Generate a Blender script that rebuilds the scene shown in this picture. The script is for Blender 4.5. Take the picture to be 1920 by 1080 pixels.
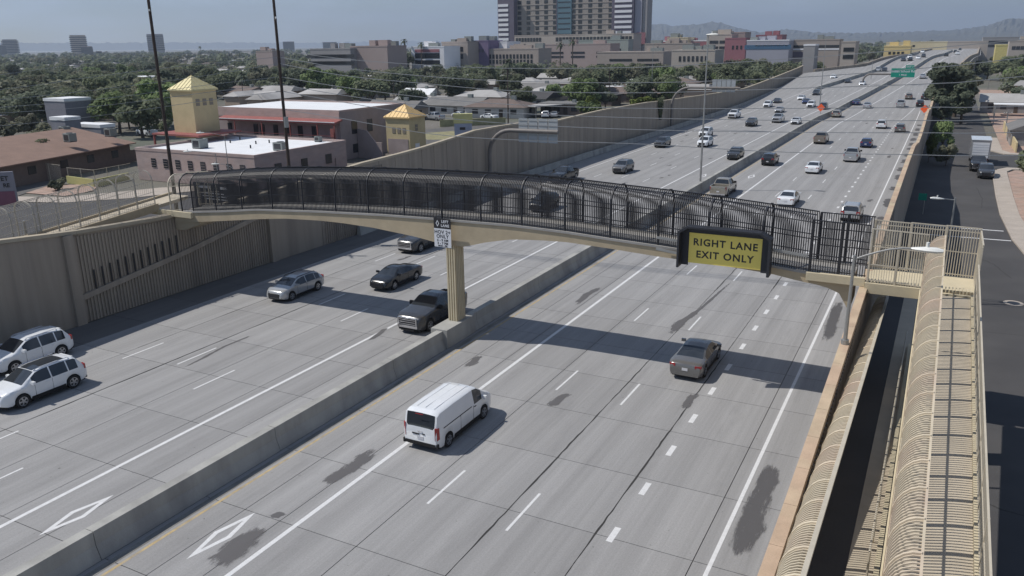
import bpy, math, random
from mathutils import Vector, Matrix
PI = math.pi
R = math.radians
random.seed(11)
scene = bpy.context.scene
for o in list(bpy.data.objects): bpy.data.objects.remove(o)
COL = scene.collection

# ------------------------------------------------------------------ camera, sky, sun, exposure
CAM_H, F_PX = 17.367, 1513.97
PITCH, ROLL, YAW = R(16.8217), R(-0.7795), R(27.859)
_fw = Vector((-math.sin(YAW)*math.cos(PITCH), math.cos(YAW)*math.cos(PITCH), -math.sin(PITCH)))
_r0 = Vector((math.cos(YAW), math.sin(YAW), 0)); _u0 = _r0.cross(_fw)
_rt = _r0*math.cos(ROLL) + _u0*math.sin(ROLL); _up = -_r0*math.sin(ROLL) + _u0*math.cos(ROLL)
cam_d = bpy.data.cameras.new('camera'); cam = bpy.data.objects.new('camera', cam_d); COL.objects.link(cam)
cam.matrix_world = Matrix(((_rt.x, _up.x, -_fw.x, 0), (_rt.y, _up.y, -_fw.y, 0), (_rt.z, _up.z, -_fw.z, CAM_H), (0, 0, 0, 1)))
cam_d.sensor_width = 36; cam_d.lens = 36*F_PX/1920; cam_d.clip_start = .3; cam_d.clip_end = 60000
HAZE_D = .00013
scene.camera = cam

SUN_DIR = Vector((-.70, -.28, 1)).normalized()
world = bpy.data.worlds.new('World'); scene.world = world; world.use_nodes = True
wn, wl = world.node_tree.nodes, world.node_tree.links
sky = wn.new('ShaderNodeTexSky'); sky.sky_type = 'NISHITA'; sky.sun_disc = False
sky.sun_elevation = math.asin(SUN_DIR.z); sky.sun_rotation = math.atan2(SUN_DIR.x, SUN_DIR.y)
sky.air_density = 1.0; sky.dust_density = .15; sky.ozone_density = 4.5; sky.altitude = 330
bg = wn['Background']; bg.inputs['Strength'].default_value = .070
# thin high cloud over the whole sky
tc = wn.new('ShaderNodeTexCoord'); mp = wn.new('ShaderNodeMapping'); mp.inputs['Scale'].default_value = (1.3, 1.3, 7)
cn = wn.new('ShaderNodeTexNoise'); cn.inputs['Scale'].default_value = 3.1; cn.inputs['Detail'].default_value = 7; cn.inputs['Roughness'].default_value = .58
cr = wn.new('ShaderNodeValToRGB'); cr.color_ramp.elements[0].position = .42; cr.color_ramp.elements[1].position = .78
cm = wn.new('ShaderNodeMath'); cm.operation = 'MULTIPLY'; cm.inputs[1].default_value = .75
cx = wn.new('ShaderNodeMixRGB'); cx.inputs[2].default_value = (8.9, 10.7, 14.2, 1)
wl.new(tc.outputs['Generated'], mp.inputs[0]); wl.new(mp.outputs[0], cn.inputs[0]); wl.new(cn.outputs[0], cr.inputs[0])
wl.new(cr.outputs[0], cm.inputs[0]); wl.new(cm.outputs[0], cx.inputs[0]); wl.new(sky.outputs[0], cx.inputs[1]); wl.new(cx.outputs[0], bg.inputs[0])
sun_d = bpy.data.lights.new('sun', 'SUN'); sun_d.energy = 4.2; sun_d.angle = R(.53); sun_d.color = (1, .955, .89)
sun = bpy.data.objects.new('sun', sun_d); COL.objects.link(sun)
sun.rotation_euler = SUN_DIR.to_track_quat('Z', 'Y').to_euler(); sun.location = (-200, -80, 300)
scene.view_settings.view_transform = 'Standard'; scene.view_settings.look = 'None'
scene.view_settings.gamma = 1; scene.view_settings.use_curve_mapping = False; scene.view_settings.exposure = .0

# ------------------------------------------------------------------ pixel (1920x1080) -> point in the place
def ray(px, py): return _fw*F_PX + _rt*(px-960) - _up*(py-540)
def G(px, py, z=0.):
    d = ray(px, py); t = (z-CAM_H)/d.z; return Vector((d.x*t, d.y*t, z))
def atD(px, py, D):
    d = ray(px, py); t = D/math.hypot(d.x, d.y); return Vector((d.x*t, d.y*t, CAM_H+d.z*t))
def atY(px, py, Y):
    d = ray(px, py); t = Y/d.y; return Vector((d.x*t, Y, CAM_H+d.z*t))
def proj(P):
    v = Vector(P)-Vector((0, 0, CAM_H)); w = v.dot(_fw)
    if w <= .1: return (-9999, -9999)
    return (960+F_PX*v.dot(_rt)/w, 540-F_PX*v.dot(_up)/w)
def lerp(a, b, t): return a+(b-a)*t
def interp(pts, x):
    if x <= pts[0][0]: return pts[0][1]
    for (a, va), (b, vb) in zip(pts, pts[1:]):
        if x <= b: return va+(vb-va)*(x-a)/(b-a)
    return pts[-1][1]
def smooth(pts, x):
    if x <= pts[0][0]: return pts[0][1]
    for (a, va), (b, vb) in zip(pts, pts[1:]):
        if x <= b:
            t = (x-a)/(b-a); return va+(vb-va)*t*t*(3-2*t)
    return pts[-1][1]

# ------------------------------------------------------------------ materials
MATS = {}
def nodemat(name):
    m = bpy.data.materials.new(name); m.use_nodes = True; return m, m.node_tree.nodes, m.node_tree.links, m.node_tree.nodes['Principled BSDF']
def mat(name, c, rough=.8, metal=0, var=.12, scale=1.5, fine=0, bump=0, coat=0, obj_rand=0, spec=.5, stretch=(1, 1, 1), tint=None, tint_amt=0):
    """plain surface: colour broken up by a soft world-space noise, optional fine grain, bump and per-object tone"""
    if name in MATS: return MATS[name]
    m, n, l, b = nodemat(name)
    b.inputs['Roughness'].default_value = rough; b.inputs['Metallic'].default_value = metal
    b.inputs['Coat Weight'].default_value = coat; b.inputs['Specular IOR Level'].default_value = spec
    if coat: b.inputs['Coat Roughness'].default_value = .06
    geo = n.new('ShaderNodeNewGeometry'); mpn = n.new('ShaderNodeMapping'); mpn.inputs['Scale'].default_value = stretch
    l.new(geo.outputs['Position'], mpn.inputs[0])
    nz = n.new('ShaderNodeTexNoise'); nz.inputs['Scale'].default_value = scale; nz.inputs['Detail'].default_value = 5; nz.inputs['Roughness'].default_value = .6
    l.new(mpn.outputs[0], nz.inputs[0])
    mr = n.new('ShaderNodeMapRange'); mr.inputs[1].default_value = .25; mr.inputs[2].default_value = .75
    mr.inputs[3].default_value = 1-var; mr.inputs[4].default_value = 1+var; l.new(nz.outputs[0], mr.inputs[0])
    val = mr.outputs[0]
    if fine:
        n2 = n.new('ShaderNodeTexNoise'); n2.inputs['Scale'].default_value = 28; n2.inputs['Detail'].default_value = 3; l.new(geo.outputs['Position'], n2.inputs[0])
        m2 = n.new('ShaderNodeMapRange'); m2.inputs[1].default_value = .3; m2.inputs[2].default_value = .7; m2.inputs[3].default_value = 1-fine; m2.inputs[4].default_value = 1+fine
        l.new(n2.outputs[0], m2.inputs[0]); mu = n.new('ShaderNodeMath'); mu.operation = 'MULTIPLY'; l.new(val, mu.inputs[0]); l.new(m2.outputs[0], mu.inputs[1]); val = mu.outputs[0]
    if obj_rand:
        oi = n.new('ShaderNodeObjectInfo'); m3 = n.new('ShaderNodeMapRange'); m3.inputs[3].default_value = 1-obj_rand; m3.inputs[4].default_value = 1+obj_rand
        l.new(oi.outputs['Random'], m3.inputs[0]); mu = n.new('ShaderNodeMath'); mu.operation = 'MULTIPLY'; l.new(val, mu.inputs[0]); l.new(m3.outputs[0], mu.inputs[1]); val = mu.outputs[0]
    base = None
    if tint:
        n4 = n.new('ShaderNodeTexNoise'); n4.inputs['Scale'].default_value = scale*.6; n4.inputs['Detail'].default_value = 6; l.new(mpn.outputs[0], n4.inputs[0])
        m4 = n.new('ShaderNodeMapRange'); m4.inputs[1].default_value = .45; m4.inputs[2].default_value = .65; m4.inputs[4].default_value = tint_amt; l.new(n4.outputs[0], m4.inputs[0])
        mx4 = n.new('ShaderNodeMixRGB'); mx4.inputs[1].default_value = (*c, 1); mx4.inputs[2].default_value = (*tint, 1); l.new(m4.outputs[0], mx4.inputs[0]); base = mx4.outputs[0]
    vm = n.new('ShaderNodeVectorMath'); vm.operation = 'SCALE'
    if base: l.new(base, vm.inputs[0])
    else: vm.inputs[0].default_value = c
    l.new(val, vm.inputs['Scale']); l.new(vm.outputs[0], b.inputs['Base Color'])
    if bump:
        bp = n.new('ShaderNodeBump'); bp.inputs['Strength'].default_value = bump; bp.inputs['Distance'].default_value = .02
        nb = n.new('ShaderNodeTexNoise'); nb.inputs['Scale'].default_value = 18; nb.inputs['Detail'].default_value = 4; l.new(geo.outputs['Position'], nb.inputs[0]); l.new(nb.outputs[0], bp.inputs['Height']); l.new(bp.outputs[0], b.inputs['Normal'])
    MATS[name] = m; return m
def paint(name, c, rough=.32, metal=0.): return mat(name, c, rough, metal, var=.03, scale=2, coat=.5)

def pavement_material():
    m, n, l, b = nodemat('freeway_concrete'); b.inputs['Roughness'].default_value = .88
    geo = n.new('ShaderNodeNewGeometry'); sep = n.new('ShaderNodeSeparateXYZ'); l.new(geo.outputs['Position'], sep.inputs[0])
    def noise(sc, stretch, det=5, rgh=.6):
        mp = n.new('ShaderNodeMapping'); mp.inputs['Scale'].default_value = stretch; l.new(geo.outputs['Position'], mp.inputs[0])
        t = n.new('ShaderNodeTexNoise'); t.inputs['Scale'].default_value = sc; t.inputs['Detail'].default_value = det; t.inputs['Roughness'].default_value = rgh
        l.new(mp.outputs[0], t.inputs[0]); return t.outputs[0]
    def rng(v, a, b_, c, d):
        r = n.new('ShaderNodeMapRange'); r.inputs[1].default_value = a; r.inputs[2].default_value = b_; r.inputs[3].default_value = c; r.inputs[4].default_value = d; l.new(v, r.inputs[0]); return r.outputs[0]
    def mul(a, c):
        t = n.new('ShaderNodeMath'); t.operation = 'MULTIPLY'; l.new(a, t.inputs[0]); l.new(c, t.inputs[1]); return t.outputs[0]
    v = rng(noise(.12, (1, .5, 1), 4), .3, .7, .95, 1.05)
    v = mul(v, rng(noise(1.0, (2.6, .03, 1), 6, .7),   .3, .72, 1.09, .86))      # streaks worn along the lanes
    v = mul(v, rng(noise(1.0, (9, .05, 1), 4), .3, .7, 1.03, .96))
    v = mul(v, rng(noise(14, (1, 1, 1), 4, .75), .32, .68, .90, 1.10))             # aggregate
    v = mul(v, rng(noise(45, (1, 1, 1), 2, .6), .35, .65, .94, 1.06))
    # two wheel paths in every lane: lanes are 3.65 m wide, lines at x = -5.25 - 3.65 k
    ad = n.new('ShaderNodeMath'); ad.operation = 'ADD'; ad.inputs[1].default_value = 5.25+3.65*40; l.new(sep.outputs['X'], ad.inputs[0])
    fr = n.new('ShaderNodeMath'); fr.operation = 'DIVIDE'; fr.inputs[1].default_value = 3.65; l.new(ad.outputs[0], fr.inputs[0])
    w = n.new('ShaderNodeMath'); w.operation = 'MULTIPLY'; w.inputs[1].default_value = 4*PI; l.new(fr.outputs[0], w.inputs[0])
    cs = n.new('ShaderNodeMath'); cs.operation = 'COSINE'; l.new(w.outputs[0], cs.inputs[0])
    v = mul(v, rng(cs.outputs[0], -1, 1, .94, 1.03))
    v = mul(v, rng(noise(.9, (1, .22, 1), 7, .72), .52, .72, 1.0, .86))
    oi = n.new('ShaderNodeObjectInfo'); v = mul(v, rng(oi.outputs['Random'], 0, 1, .94, 1.05))
    spots = rng(noise(5, (1, 1, 1), 3, .5), .70, .76, 1, .55)                     # scattered oil specks
    v = mul(v, spots)
    vm = n.new('ShaderNodeVectorMath'); vm.operation = 'SCALE'; vm.inputs[0].default_value = (.292, .288, .285); l.new(v, vm.inputs['Scale']); l.new(vm.outputs[0], b.inputs['Base Color'])
    bp = n.new('ShaderNodeBump'); bp.inputs['Strength'].default_value = .25; bp.inputs['Distance'].default_value = .01
    l.new(noise(40, (3, .6, 1), 3), bp.inputs['Height']); l.new(bp.outputs[0], b.inputs['Normal'])
    MATS['freeway_concrete'] = m; return m
def stain_material(name, c, cover=.5, scale=1.4, stretch=(1, 1, 1)):
    """ragged, patchy surface film: noise decides where it is worn through"""
    m, n, l, b = nodemat(name); b.inputs['Base Color'].default_value = (*c, 1); b.inputs['Roughness'].default_value = .85
    tcn = n.new('ShaderNodeTexCoord'); geo = n.new('ShaderNodeNewGeometry'); mp = n.new('ShaderNodeMapping'); mp.inputs['Scale'].default_value = stretch; l.new(geo.outputs['Position'], mp.inputs[0])
    nz = n.new('ShaderNodeTexNoise'); nz.inputs['Scale'].default_value = scale; nz.inputs['Detail'].default_value = 10; nz.inputs['Roughness'].default_value = .8; l.new(mp.outputs[0], nz.inputs[0])
    # fade to nothing at the sheet's rim (uv = 0..1 over the patch)
    uv = n.new('ShaderNodeUVMap'); sp = n.new('ShaderNodeSeparateXYZ'); l.new(uv.outputs[0], sp.inputs[0])
    ad = n.new('ShaderNodeMath'); ad.operation = 'ADD'; l.new(nz.outputs[0], ad.inputs[0]); l.new(sp.outputs['X'], ad.inputs[1])
    mr = n.new('ShaderNodeMapRange'); mr.inputs[1].default_value = 1.0-cover; mr.inputs[2].default_value = 1.13-cover; mr.inputs[4].default_value = .78; l.new(ad.outputs[0], mr.inputs[0])
    l.new(mr.outputs[0], b.inputs['Alpha']); MATS[name] = m; return m
def foliage_material(name, c, c2):
    m, n, l, b = nodemat(name); b.inputs['Roughness'].default_value = .75; b.inputs['Specular IOR Level'].default_value = .25
    geo = n.new('ShaderNodeNewGeometry'); nz = n.new('ShaderNodeTexNoise'); nz.inputs['Scale'].default_value = .6; nz.inputs['Detail'].default_value = 4; l.new(geo.outputs['Position'], nz.inputs[0])
    mr = n.new('ShaderNodeMapRange'); mr.inputs[1].default_value = .35; mr.inputs[2].default_value = .65; l.new(nz.outputs[0], mr.inputs[0])
    mx = n.new('ShaderNodeMixRGB'); mx.inputs[1].default_value = (*c, 1); mx.inputs[2].default_value = (*c2, 1); l.new(mr.outputs[0], mx.inputs[0])
    oi = n.new('ShaderNodeObjectInfo'); m3 = n.new('ShaderNodeMapRange'); m3.inputs[3].default_value = .72; m3.inputs[4].default_value = 1.3; l.new(oi.outputs['Random'], m3.inputs[0])
    vm = n.new('ShaderNodeVectorMath'); vm.operation = 'SCALE'; l.new(mx.outputs[0], vm.inputs[0]); l.new(m3.outputs[0], vm.inputs['Scale']); l.new(vm.outputs[0], b.inputs['Base Color'])
    tl = n.new('ShaderNodeBsdfTranslucent'); l.new(vm.outputs[0], tl.inputs['Color']); ms = n.new('ShaderNodeMixShader'); ms.inputs[0].default_value = .38; l.new(b.outputs[0], ms.inputs[1]); l.new(tl.outputs[0], ms.inputs[2]); l.new(ms.outputs[0], n['Material Output'].inputs['Surface'])
    MATS[name] = m; return m

PAV = pavement_material()
DARKJ = mat('joint_filler', (.035, .034, .033), .95, var=.3)
WHITE = mat('line_white', (.62, .62, .62), .7, var=.10, scale=4, fine=.10)
YELLOW = mat('line_yellow', (.43, .33, .18), .8, var=.25, scale=3, fine=.12, tint=(.30, .28, .25), tint_amt=.7)
CONC = mat('barrier_concrete', (.36, .355, .33), .9, var=.16, scale=1.0, fine=.06, bump=.2, stretch=(1, 1, .3), tint=(.24, .235, .225), tint_amt=.75)
CONCTOP = mat('barrier_concrete_pale', (.50, .47, .40), .9, var=.12, scale=1.2, fine=.05)
TANW = mat('wall_tan', (.335, .285, .23), .92, var=.13, scale=.9, fine=.05, bump=.25, stretch=(1.6, 1.6, .10), tint=(.25, .215, .18), tint_amt=.75)
FGRY = mat('fence_grey_tan', (.34, .315, .27), .6, var=.12, scale=2)
TANC = mat('wall_coping', (.40, .345, .26), .9, var=.15, scale=1, fine=.04)
ORC = mat('coping_orange', (.46, .335, .235), .9, var=.2, scale=.8, fine=.07, tint=(.52, .43, .29), tint_amt=.8)
BRC = mat('bridge_concrete', (.43, .355, .245), .9, var=.12, scale=.8, fine=.04, bump=.15, tint=(.36, .30, .21), tint_amt=.7)
CREAM = mat('cream_concrete', (.54, .47, .33), .88, var=.12, scale=1, fine=.04)
FBLK = mat('fence_black', (.022, .022, .027), .5, var=.1)
FTAN = mat('fence_tan', (.50, .45, .36), .6, var=.12, scale=2)
FCAGE = mat('cage_tan', (.58, .50, .37), .6, var=.12, scale=.7, tint=(.54, .38, .31), tint_amt=.45)
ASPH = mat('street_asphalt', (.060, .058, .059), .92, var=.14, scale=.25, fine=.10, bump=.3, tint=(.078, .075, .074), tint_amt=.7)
ASPH2 = mat('lot_asphalt', (.11, .105, .10), .92, var=.2, scale=.2, fine=.08)
SIDEW = mat('sidewalk', (.40, .35, .30), .9, var=.12, scale=.7, fine=.05)
DIRT = mat('gravel_yard', (.36, .25, .20), .95, var=.25, scale=.8, fine=.12, tint=(.30, .24, .2), tint_amt=.8)
GALV = mat('galvanised_steel', (.36, .36, .35), .45, .6, var=.1)
DKSTEEL = mat('dark_steel', (.035, .037, .045), .5, .3, var=.1)
LAMPH = mat('lamp_housing', (.72, .72, .68), .5, var=.05)
WOODP = mat('pole_wood', (.055, .04, .033), .9, var=.25, scale=3)
WIRE = mat('wire', (.33, .335, .34), .5, .3)
SIGNY = mat('sign_yellow', (.86, .70, .16), .5, var=.04)
SIGNW = mat('sign_white', (.66, .67, .70), .5, var=.04)
SIGNB = mat('sign_black', (.02, .02, .024), .5, var=.04)
SIGNG = mat('sign_green', (.0, .25, .17), .5, var=.04)
SIGNO = mat('sign_orange', (.95, .14, .035), .5, var=.04)
GLASS = mat('dark_glass', (.026, .031, .038), .05, var=.05, spec=.8)
WINDK = mat('window_dark', (.03, .033, .04), .15, var=.2, obj_rand=.3)
RUBBER = mat('tyre_rubber', (.018, .018, .019), .85)
CHASS = mat('underbody', (.010, .010, .011), .9)
RIM = mat('alloy', (.42, .43, .45), .3, .8, var=.02)
REDL = mat('lamp_red', (.30, .012, .014), .2, var=.03, coat=.6)
HEADL = mat('lamp_clear', (.66, .68, .70), .12, .3, var=.03, coat=.6)
CHROME = mat('chrome', (.7, .7, .72), .12, 1, var=.02)
PLATE = mat('plate', (.6, .6, .62), .5)

# ------------------------------------------------------------------ mesh building
ORG = {}
class MB:
    def __init__(s): s.v = []; s.f = []; s.uv = None
    def add(s, vs, fs):
        k = len(s.v); s.v += [tuple(x) for x in vs]; s.f += [tuple(i+k for i in f) for f in fs]; return s
    def box(s, x0, x1, y0, y1, z0, z1):
        return s.add([(x0, y0, z0), (x1, y0, z0), (x1, y1, z0), (x0, y1, z0), (x0, y0, z1), (x1, y0, z1), (x1, y1, z1), (x0, y1, z1)],
                     [(0, 3, 2, 1), (4, 5, 6, 7), (0, 1, 5, 4), (1, 2, 6, 5), (2, 3, 7, 6), (3, 0, 4, 7)])
    def obox(s, c, ux, uy, uz, hx, hy, hz):
        c = Vector(c); vs = []
        for a in (-1, 1):
            for q in ((-1, -1), (1, -1), (1, 1), (-1, 1)): vs.append(c+ux*hx*q[0]+uy*hy*q[1]+uz*hz*a)
        return s.add(vs, [(0, 3, 2, 1), (4, 5, 6, 7), (0, 1, 5, 4), (1, 2, 6, 5), (2, 3, 7, 6), (3, 0, 4, 7)])
    def bar(s, p, q, w, h=None):
        p, q = Vector(p), Vector(q); d = (q-p); L = d.length
        if L < 1e-6: return s
        d.normalize(); a = Vector((0, 0, 1)) if abs(d.z) < .9 else Vector((0, 1, 0))
        x = d.cross(a).normalized(); y = x.cross(d)
        return s.obox((p+q)/2, x, y, d, w/2, (h or w)/2, L/2)
    def tube(s, pts, r, n=6, caps=True):
        pts = [Vector(p) for p in pts]; rs = r if isinstance(r, (list, tuple)) else [r]*len(pts); k = len(s.v); up0 = None
        for i, p in enumerate(pts):
            d = (pts[min(i+1, len(pts)-1)]-pts[max(i-1, 0)]).normalized()
            if up0 is None: up0 = Vector((0, 0, 1)) if abs(d.z) < .9 else Vector((0, 1, 0))
            x = d.cross(up0)
            if x.length < 1e-4: x = d.cross(Vector((1, 0, 0)))
            x.normalize(); y = x.cross(d); up0 = y
            for j in range(n):
                a = 2*PI*(j+.5)/n; s.v.append(tuple(p+(x*math.cos(a)+y*math.sin(a))*rs[i]))
        for i in range(len(pts)-1):
            for j in range(n):
                a = k+i*n+j; b = k+i*n+(j+1) % n; s.f.append((a, b, b+n, a+n))
        if caps:
            s.f.append(tuple(k+j for j in range(n-1, -1, -1))); s.f.append(tuple(k+(len(pts)-1)*n+j for j in range(n)))
        return s
    def prism(s, poly, axis, a, b):
        """extrude a 2-D outline between a and b along 'x','y' or 'z'"""
        def P(u, v, t): return {'x': (t, u, v), 'y': (u, t, v), 'z': (u, v, t)}[axis]
        n = len(poly); vs = [P(u, v, a) for u, v in poly]+[P(u, v, b) for u, v in poly]
        return s.add(vs, [tuple(range(n-1, -1, -1)), tuple(range(n, 2*n))]+[(i, (i+1) % n, n+(i+1) % n, n+i) for i in range(n)])
    def cyl(s, c, axis, r, a, b, n=16):
        return s.prism([(c[0]+r*math.cos(2*PI*i/n), c[1]+r*math.sin(2*PI*i/n)) for i in range(n)], axis, a, b)
    def mesh(s, name, org=Vector()):
        me = bpy.data.meshes.new(name); o = org
        me.from_pydata([(x-o[0], y-o[1], z-o[2]) for x, y, z in s.v], [], s.f); me.update(); return me
    def build(s, name, m, parent=None, smooth_=False, org=None, fixn=False):
        o3 = ORG.get(parent.name, Vector()) if parent else (Vector(org) if org is not None else Vector())
        me = s.mesh(name, o3)
        for x in (m if isinstance(m, (list, tuple)) else [m]): me.materials.append(x)
        if fixn:
            import bmesh; bm = bmesh.new(); bm.from_mesh(me); bmesh.ops.recalc_face_normals(bm, faces=bm.faces); bm.to_mesh(me); bm.free()
        if smooth_:
            for p in me.polygons: p.use_smooth = True
            try: me.set_sharp_from_angle(angle=R(38))
            except Exception: pass
        o = bpy.data.objects.new(name, me); COL.objects.link(o)
        if parent: o.parent = parent; ORG[o.name] = o3
        else: o.location = o3; ORG[o.name] = o3
        return o
def tag(o, label=None, cat=None, group=None, kind=None):
    if label: o['label'] = label
    if cat: o['category'] = cat
    if group: o['group'] = group
    if kind: o['kind'] = kind
    return o
def thing(name, label, cat, loc=(0, 0, 0), group=None):
    o = bpy.data.objects.new(name, None); o.empty_display_size = .3; COL.objects.link(o); o.location = loc; ORG[o.name] = Vector(loc)
    return tag(o, label, cat, group)
KIDS = {}
def copy_tree(o, parent=None, keep=None, mats=None):
    """copy a thing with its parts and their sub-parts; meshes are shared"""
    c = o.copy(); COL.objects.link(c)
    if parent: c.parent = parent
    if mats and o.type == 'MESH' and o.material_slots and o.material_slots[0].material and o.material_slots[0].material.name in mats:
        c.material_slots[0].link = 'OBJECT'; c.material_slots[0].material = mats[o.material_slots[0].material.name]
    if o.name not in KIDS: KIDS[o.name] = list(o.children)
    for ch in KIDS[o.name]:
        if keep is None or ch.name.split('.')[0] in keep: copy_tree(ch, c, keep, mats)
    return c
def structure(o): o['kind'] = 'structure'; return o
def text_obj(name, body, size, m, parent, loc, rot, depth=.004, align='CENTER', extra=1.0, bold=.0):
    cu = bpy.data.curves.new(name, 'FONT'); cu.body = body; cu.size = size; cu.align_x = align; cu.align_y = 'CENTER'; cu.extrude = depth; cu.resolution_u = 3; cu.offset = bold
    cu.space_character = extra
    ob = bpy.data.objects.new(name+'_tmp', cu); COL.objects.link(ob); dg = bpy.context.evaluated_depsgraph_get(); me = bpy.data.meshes.new_from_object(ob.evaluated_get(dg)); bpy.data.objects.remove(ob)
    me.materials.clear(); me.materials.append(m); o = bpy.data.objects.new(name, me); COL.objects.link(o); o.parent = parent
    o.location = Vector(loc)-ORG.get(parent.name, Vector()); o.rotation_euler = rot; return o
ORDN = ['', 'second ', 'third ', 'fourth ', 'fifth ', 'sixth ', 'seventh ', 'eighth ', 'ninth ', 'tenth ', 'eleventh ', 'twelfth ']
NUMW = 'thirteenth fourteenth fifteenth sixteenth seventeenth eighteenth nineteenth twentieth'.split()+['twenty-first', 'twenty-second', 'twenty-third', 'twenty-fourth', 'twenty-fifth', 'twenty-sixth', 'twenty-seventh']
AUTO = []   # (object, phrase, P) -> labelled at the end by landmark and order
def autolabel(o, phrase, P): AUTO.append((o, phrase, Vector(P)))
LANDMARKS = [(-999, 130, 'at the far left edge of the city'), (130, 310, 'left of the yellow roofed tower'), (310, 430, 'behind the yellow roofed tower'),
             (430, 560, 'behind the left end of the white roofed block'), (560, 700, 'behind the right end of the white roofed block'), (700, 800, 'behind the small orange roofed tower'),
             (800, 930, 'in front of the purple block'), (930, 1030, 'below the left end of the hospital tower'), (1030, 1130, 'below the middle of the hospital tower'), (1130, 1230, 'below the right end of the hospital tower'),
             (1230, 1330, 'right of the hospital tower'), (1330, 1440, 'beyond the wall near the red building'), (1440, 1590, 'beyond the wall near the blue fronted building'), (1590, 1740, 'beside the far freeway'),
             (1740, 1830, 'between the freeway and the side street'), (1830, 3000, 'on the houses side of the side street')]
def finish_autolabels():
    buckets = {}
    for o, ph, P in AUTO:
        x, y = proj(P); lm = next((t for a, b, t in LANDMARKS if a <= x < b), 'in the city'); buckets.setdefault((ph, lm), []).append((-y, o))
    for (ph, lm), L in buckets.items():
        L.sort(key=lambda q: q[0])
        for i, (_, o) in enumerate(L):
            if len(L) == 1: o['label'] = ph+' '+lm
            elif i < 12: o['label'] = f'{ORDN[i]}nearest {ph} {lm}'.strip()
            else: o['label'] = f'{ph} {lm}, {NUMW[i-12] if i-12 < len(NUMW) else str(i+1)+"th"} counting away'

# ------------------------------------------------------------------ freeway
ZPT = [(200, 0), (430, 9), (1200, 9)]
def zr(Y): return smooth(ZPT, Y)
XMED = [(0, -25.0), (190, -25.0), (237, -22.6), (270, -19.6), (305, -15.9), (352, -11.4), (474, -3.8), (700, 2), (1200, 14)]
XRE = [(0, -2.95), (200, -2.95), (230, -3.6), (270, -2.6), (363, 3.2), (474, 10.6), (700, 16.5), (1200, 28)]
XLE = [(0, -48.6), (330, -48.6), (360, -30), (474, -20), (700, -14), (1200, -2)]
def xm(Y): return interp(XMED, Y)
ground = MB().add([(-9000, -300, -.06), (9000, -300, -.06), (9000, 14000, -.06), (-9000, 14000, -.06)], [(0, 1, 2, 3)]).build('ground', mat('city_ground', (.155, .14, .12), .95, var=.3, scale=.03, fine=.1, tint=(.085, .095, .07), tint_amt=.9))
structure(ground)
fw = MB(); fw.box(-48.6, -2.95, -30, 80, -.055, -.03)
freeway = structure(fw.build('freeway', DARKJ))
ORG[freeway.name] = Vector()
# the run beyond the slabs that can be told apart: one sheet that climbs to the viaduct
rd = MB(); Ys = [80+i*5 for i in range(0, 225)]
for Y in Ys:
    z = zr(Y); rd.v += [(interp(XLE, Y), Y, z), (xm(Y), Y, z), (interp(XRE, Y), Y, z)]
for i in range(len(Ys)-1):
    for j in (0, 1): a = i*3+j; rd.f.append((a, a+1, a+4, a+3))
rd.build('far_pavement', PAV, freeway)
XJ = [-2.95, -5.85, -9.5, -13.15, -16.95, -20.6, -22.4, -24.55]
XJL = [-25.45, -27.8, -30.6, -34.3, -38.0, -41.6, -45.2, -48.6]
slabm = {}
SHLD = mat('shoulder_asphalt', (.125, .122, .12), .9, var=.14, scale=.6, fine=.10, stretch=(2, .2, 1), obj_rand=.04)
def slab(x0, x1, y0, y1):
    g = .016; sh = x1 < -44.9; k = (round(x1-x0, 2), round(y1-y0, 2), sh)
    if k not in slabm:
        w, h = x1-x0, y1-y0; slabm[k] = MB().box(g, w-g, g, h-g, -.03, 0).mesh('pavement_slab'); slabm[k].materials.append(SHLD if sh else PAV)
    o = bpy.data.objects.new('pavement_slab', slabm[k]); COL.objects.link(o); o.parent = freeway; o.location = (x0, y0, 0)
for XX in (XJ[::-1], XJL[::-1]):
    for a, b in zip(XX, XX[1:]):
        y = 10.5
        while y < 80-.01:
            y2 = min(y+4.6, 80); slab(a, b, y, y2); y = y2
MB().box(-48.6, -2.95, -30, 10.484, -.03, 0).build('near_pavement', PAV, freeway)

def line_strip(name, X, w, y0, y1, m, step=6, dz=.004, follow=True):
    mb = MB(); ys = []; y = y0
    while y < y1: ys.append(y); y += step if y > 150 or y1-y0 > 60 else y1-y0
    ys.append(y1)
    for y in ys:
        dx = (xm(y)+25.0) if follow else 0; mb.v += [(X+dx-w/2, y, zr(y)+dz), (X+dx+w/2, y, zr(y)+dz)]
    for i in range(len(ys)-1): mb.f.append((2*i, 2*i+1, 2*i+3, 2*i+2))
    return mb.build(name, m, freeway)
line_strip('lane_line', -5.25, .15, 5, 225, WHITE, follow=False)
line_strip('lane_line', -19.85, .20, 5, 700, WHITE)
line_strip('lane_line', -23.75, .13, 5, 700, YELLOW)
line_strip('lane_line', -29.92, .20, 5, 700, WHITE)
line_strip('lane_line', -25.95, .13, 5, 700, YELLOW)
line_strip('lane_line', -44.6, .14, 92, 330, WHITE)
line_strip('lane_line', -8.9, .14, 200, 700, WHITE)
for k in range(0, 24):
    for X, y0 in ((-16.2, 23.24-12.19), (-12.54, 23.0-12.19)):
        y = y0+12.19*k
        if y < 330: line_strip('lane_dash', X, .11, y, y+2.9, WHITE)
k = 0
for k in range(52):
    y = 24.05+3.575*k-7.15
    if y < 200: line_strip('lane_dash', -8.88, .24, y, y+1.0, WHITE)
for k in range(0, 24):
    for X, y0 in ((-33.57, 14.9), (-37.25, 17.0), (-40.9, 16.2)):
        y = y0+12.19*k
        if y < 330: line_strip('lane_dash', X, .11, y, y+2.9, WHITE)
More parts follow.
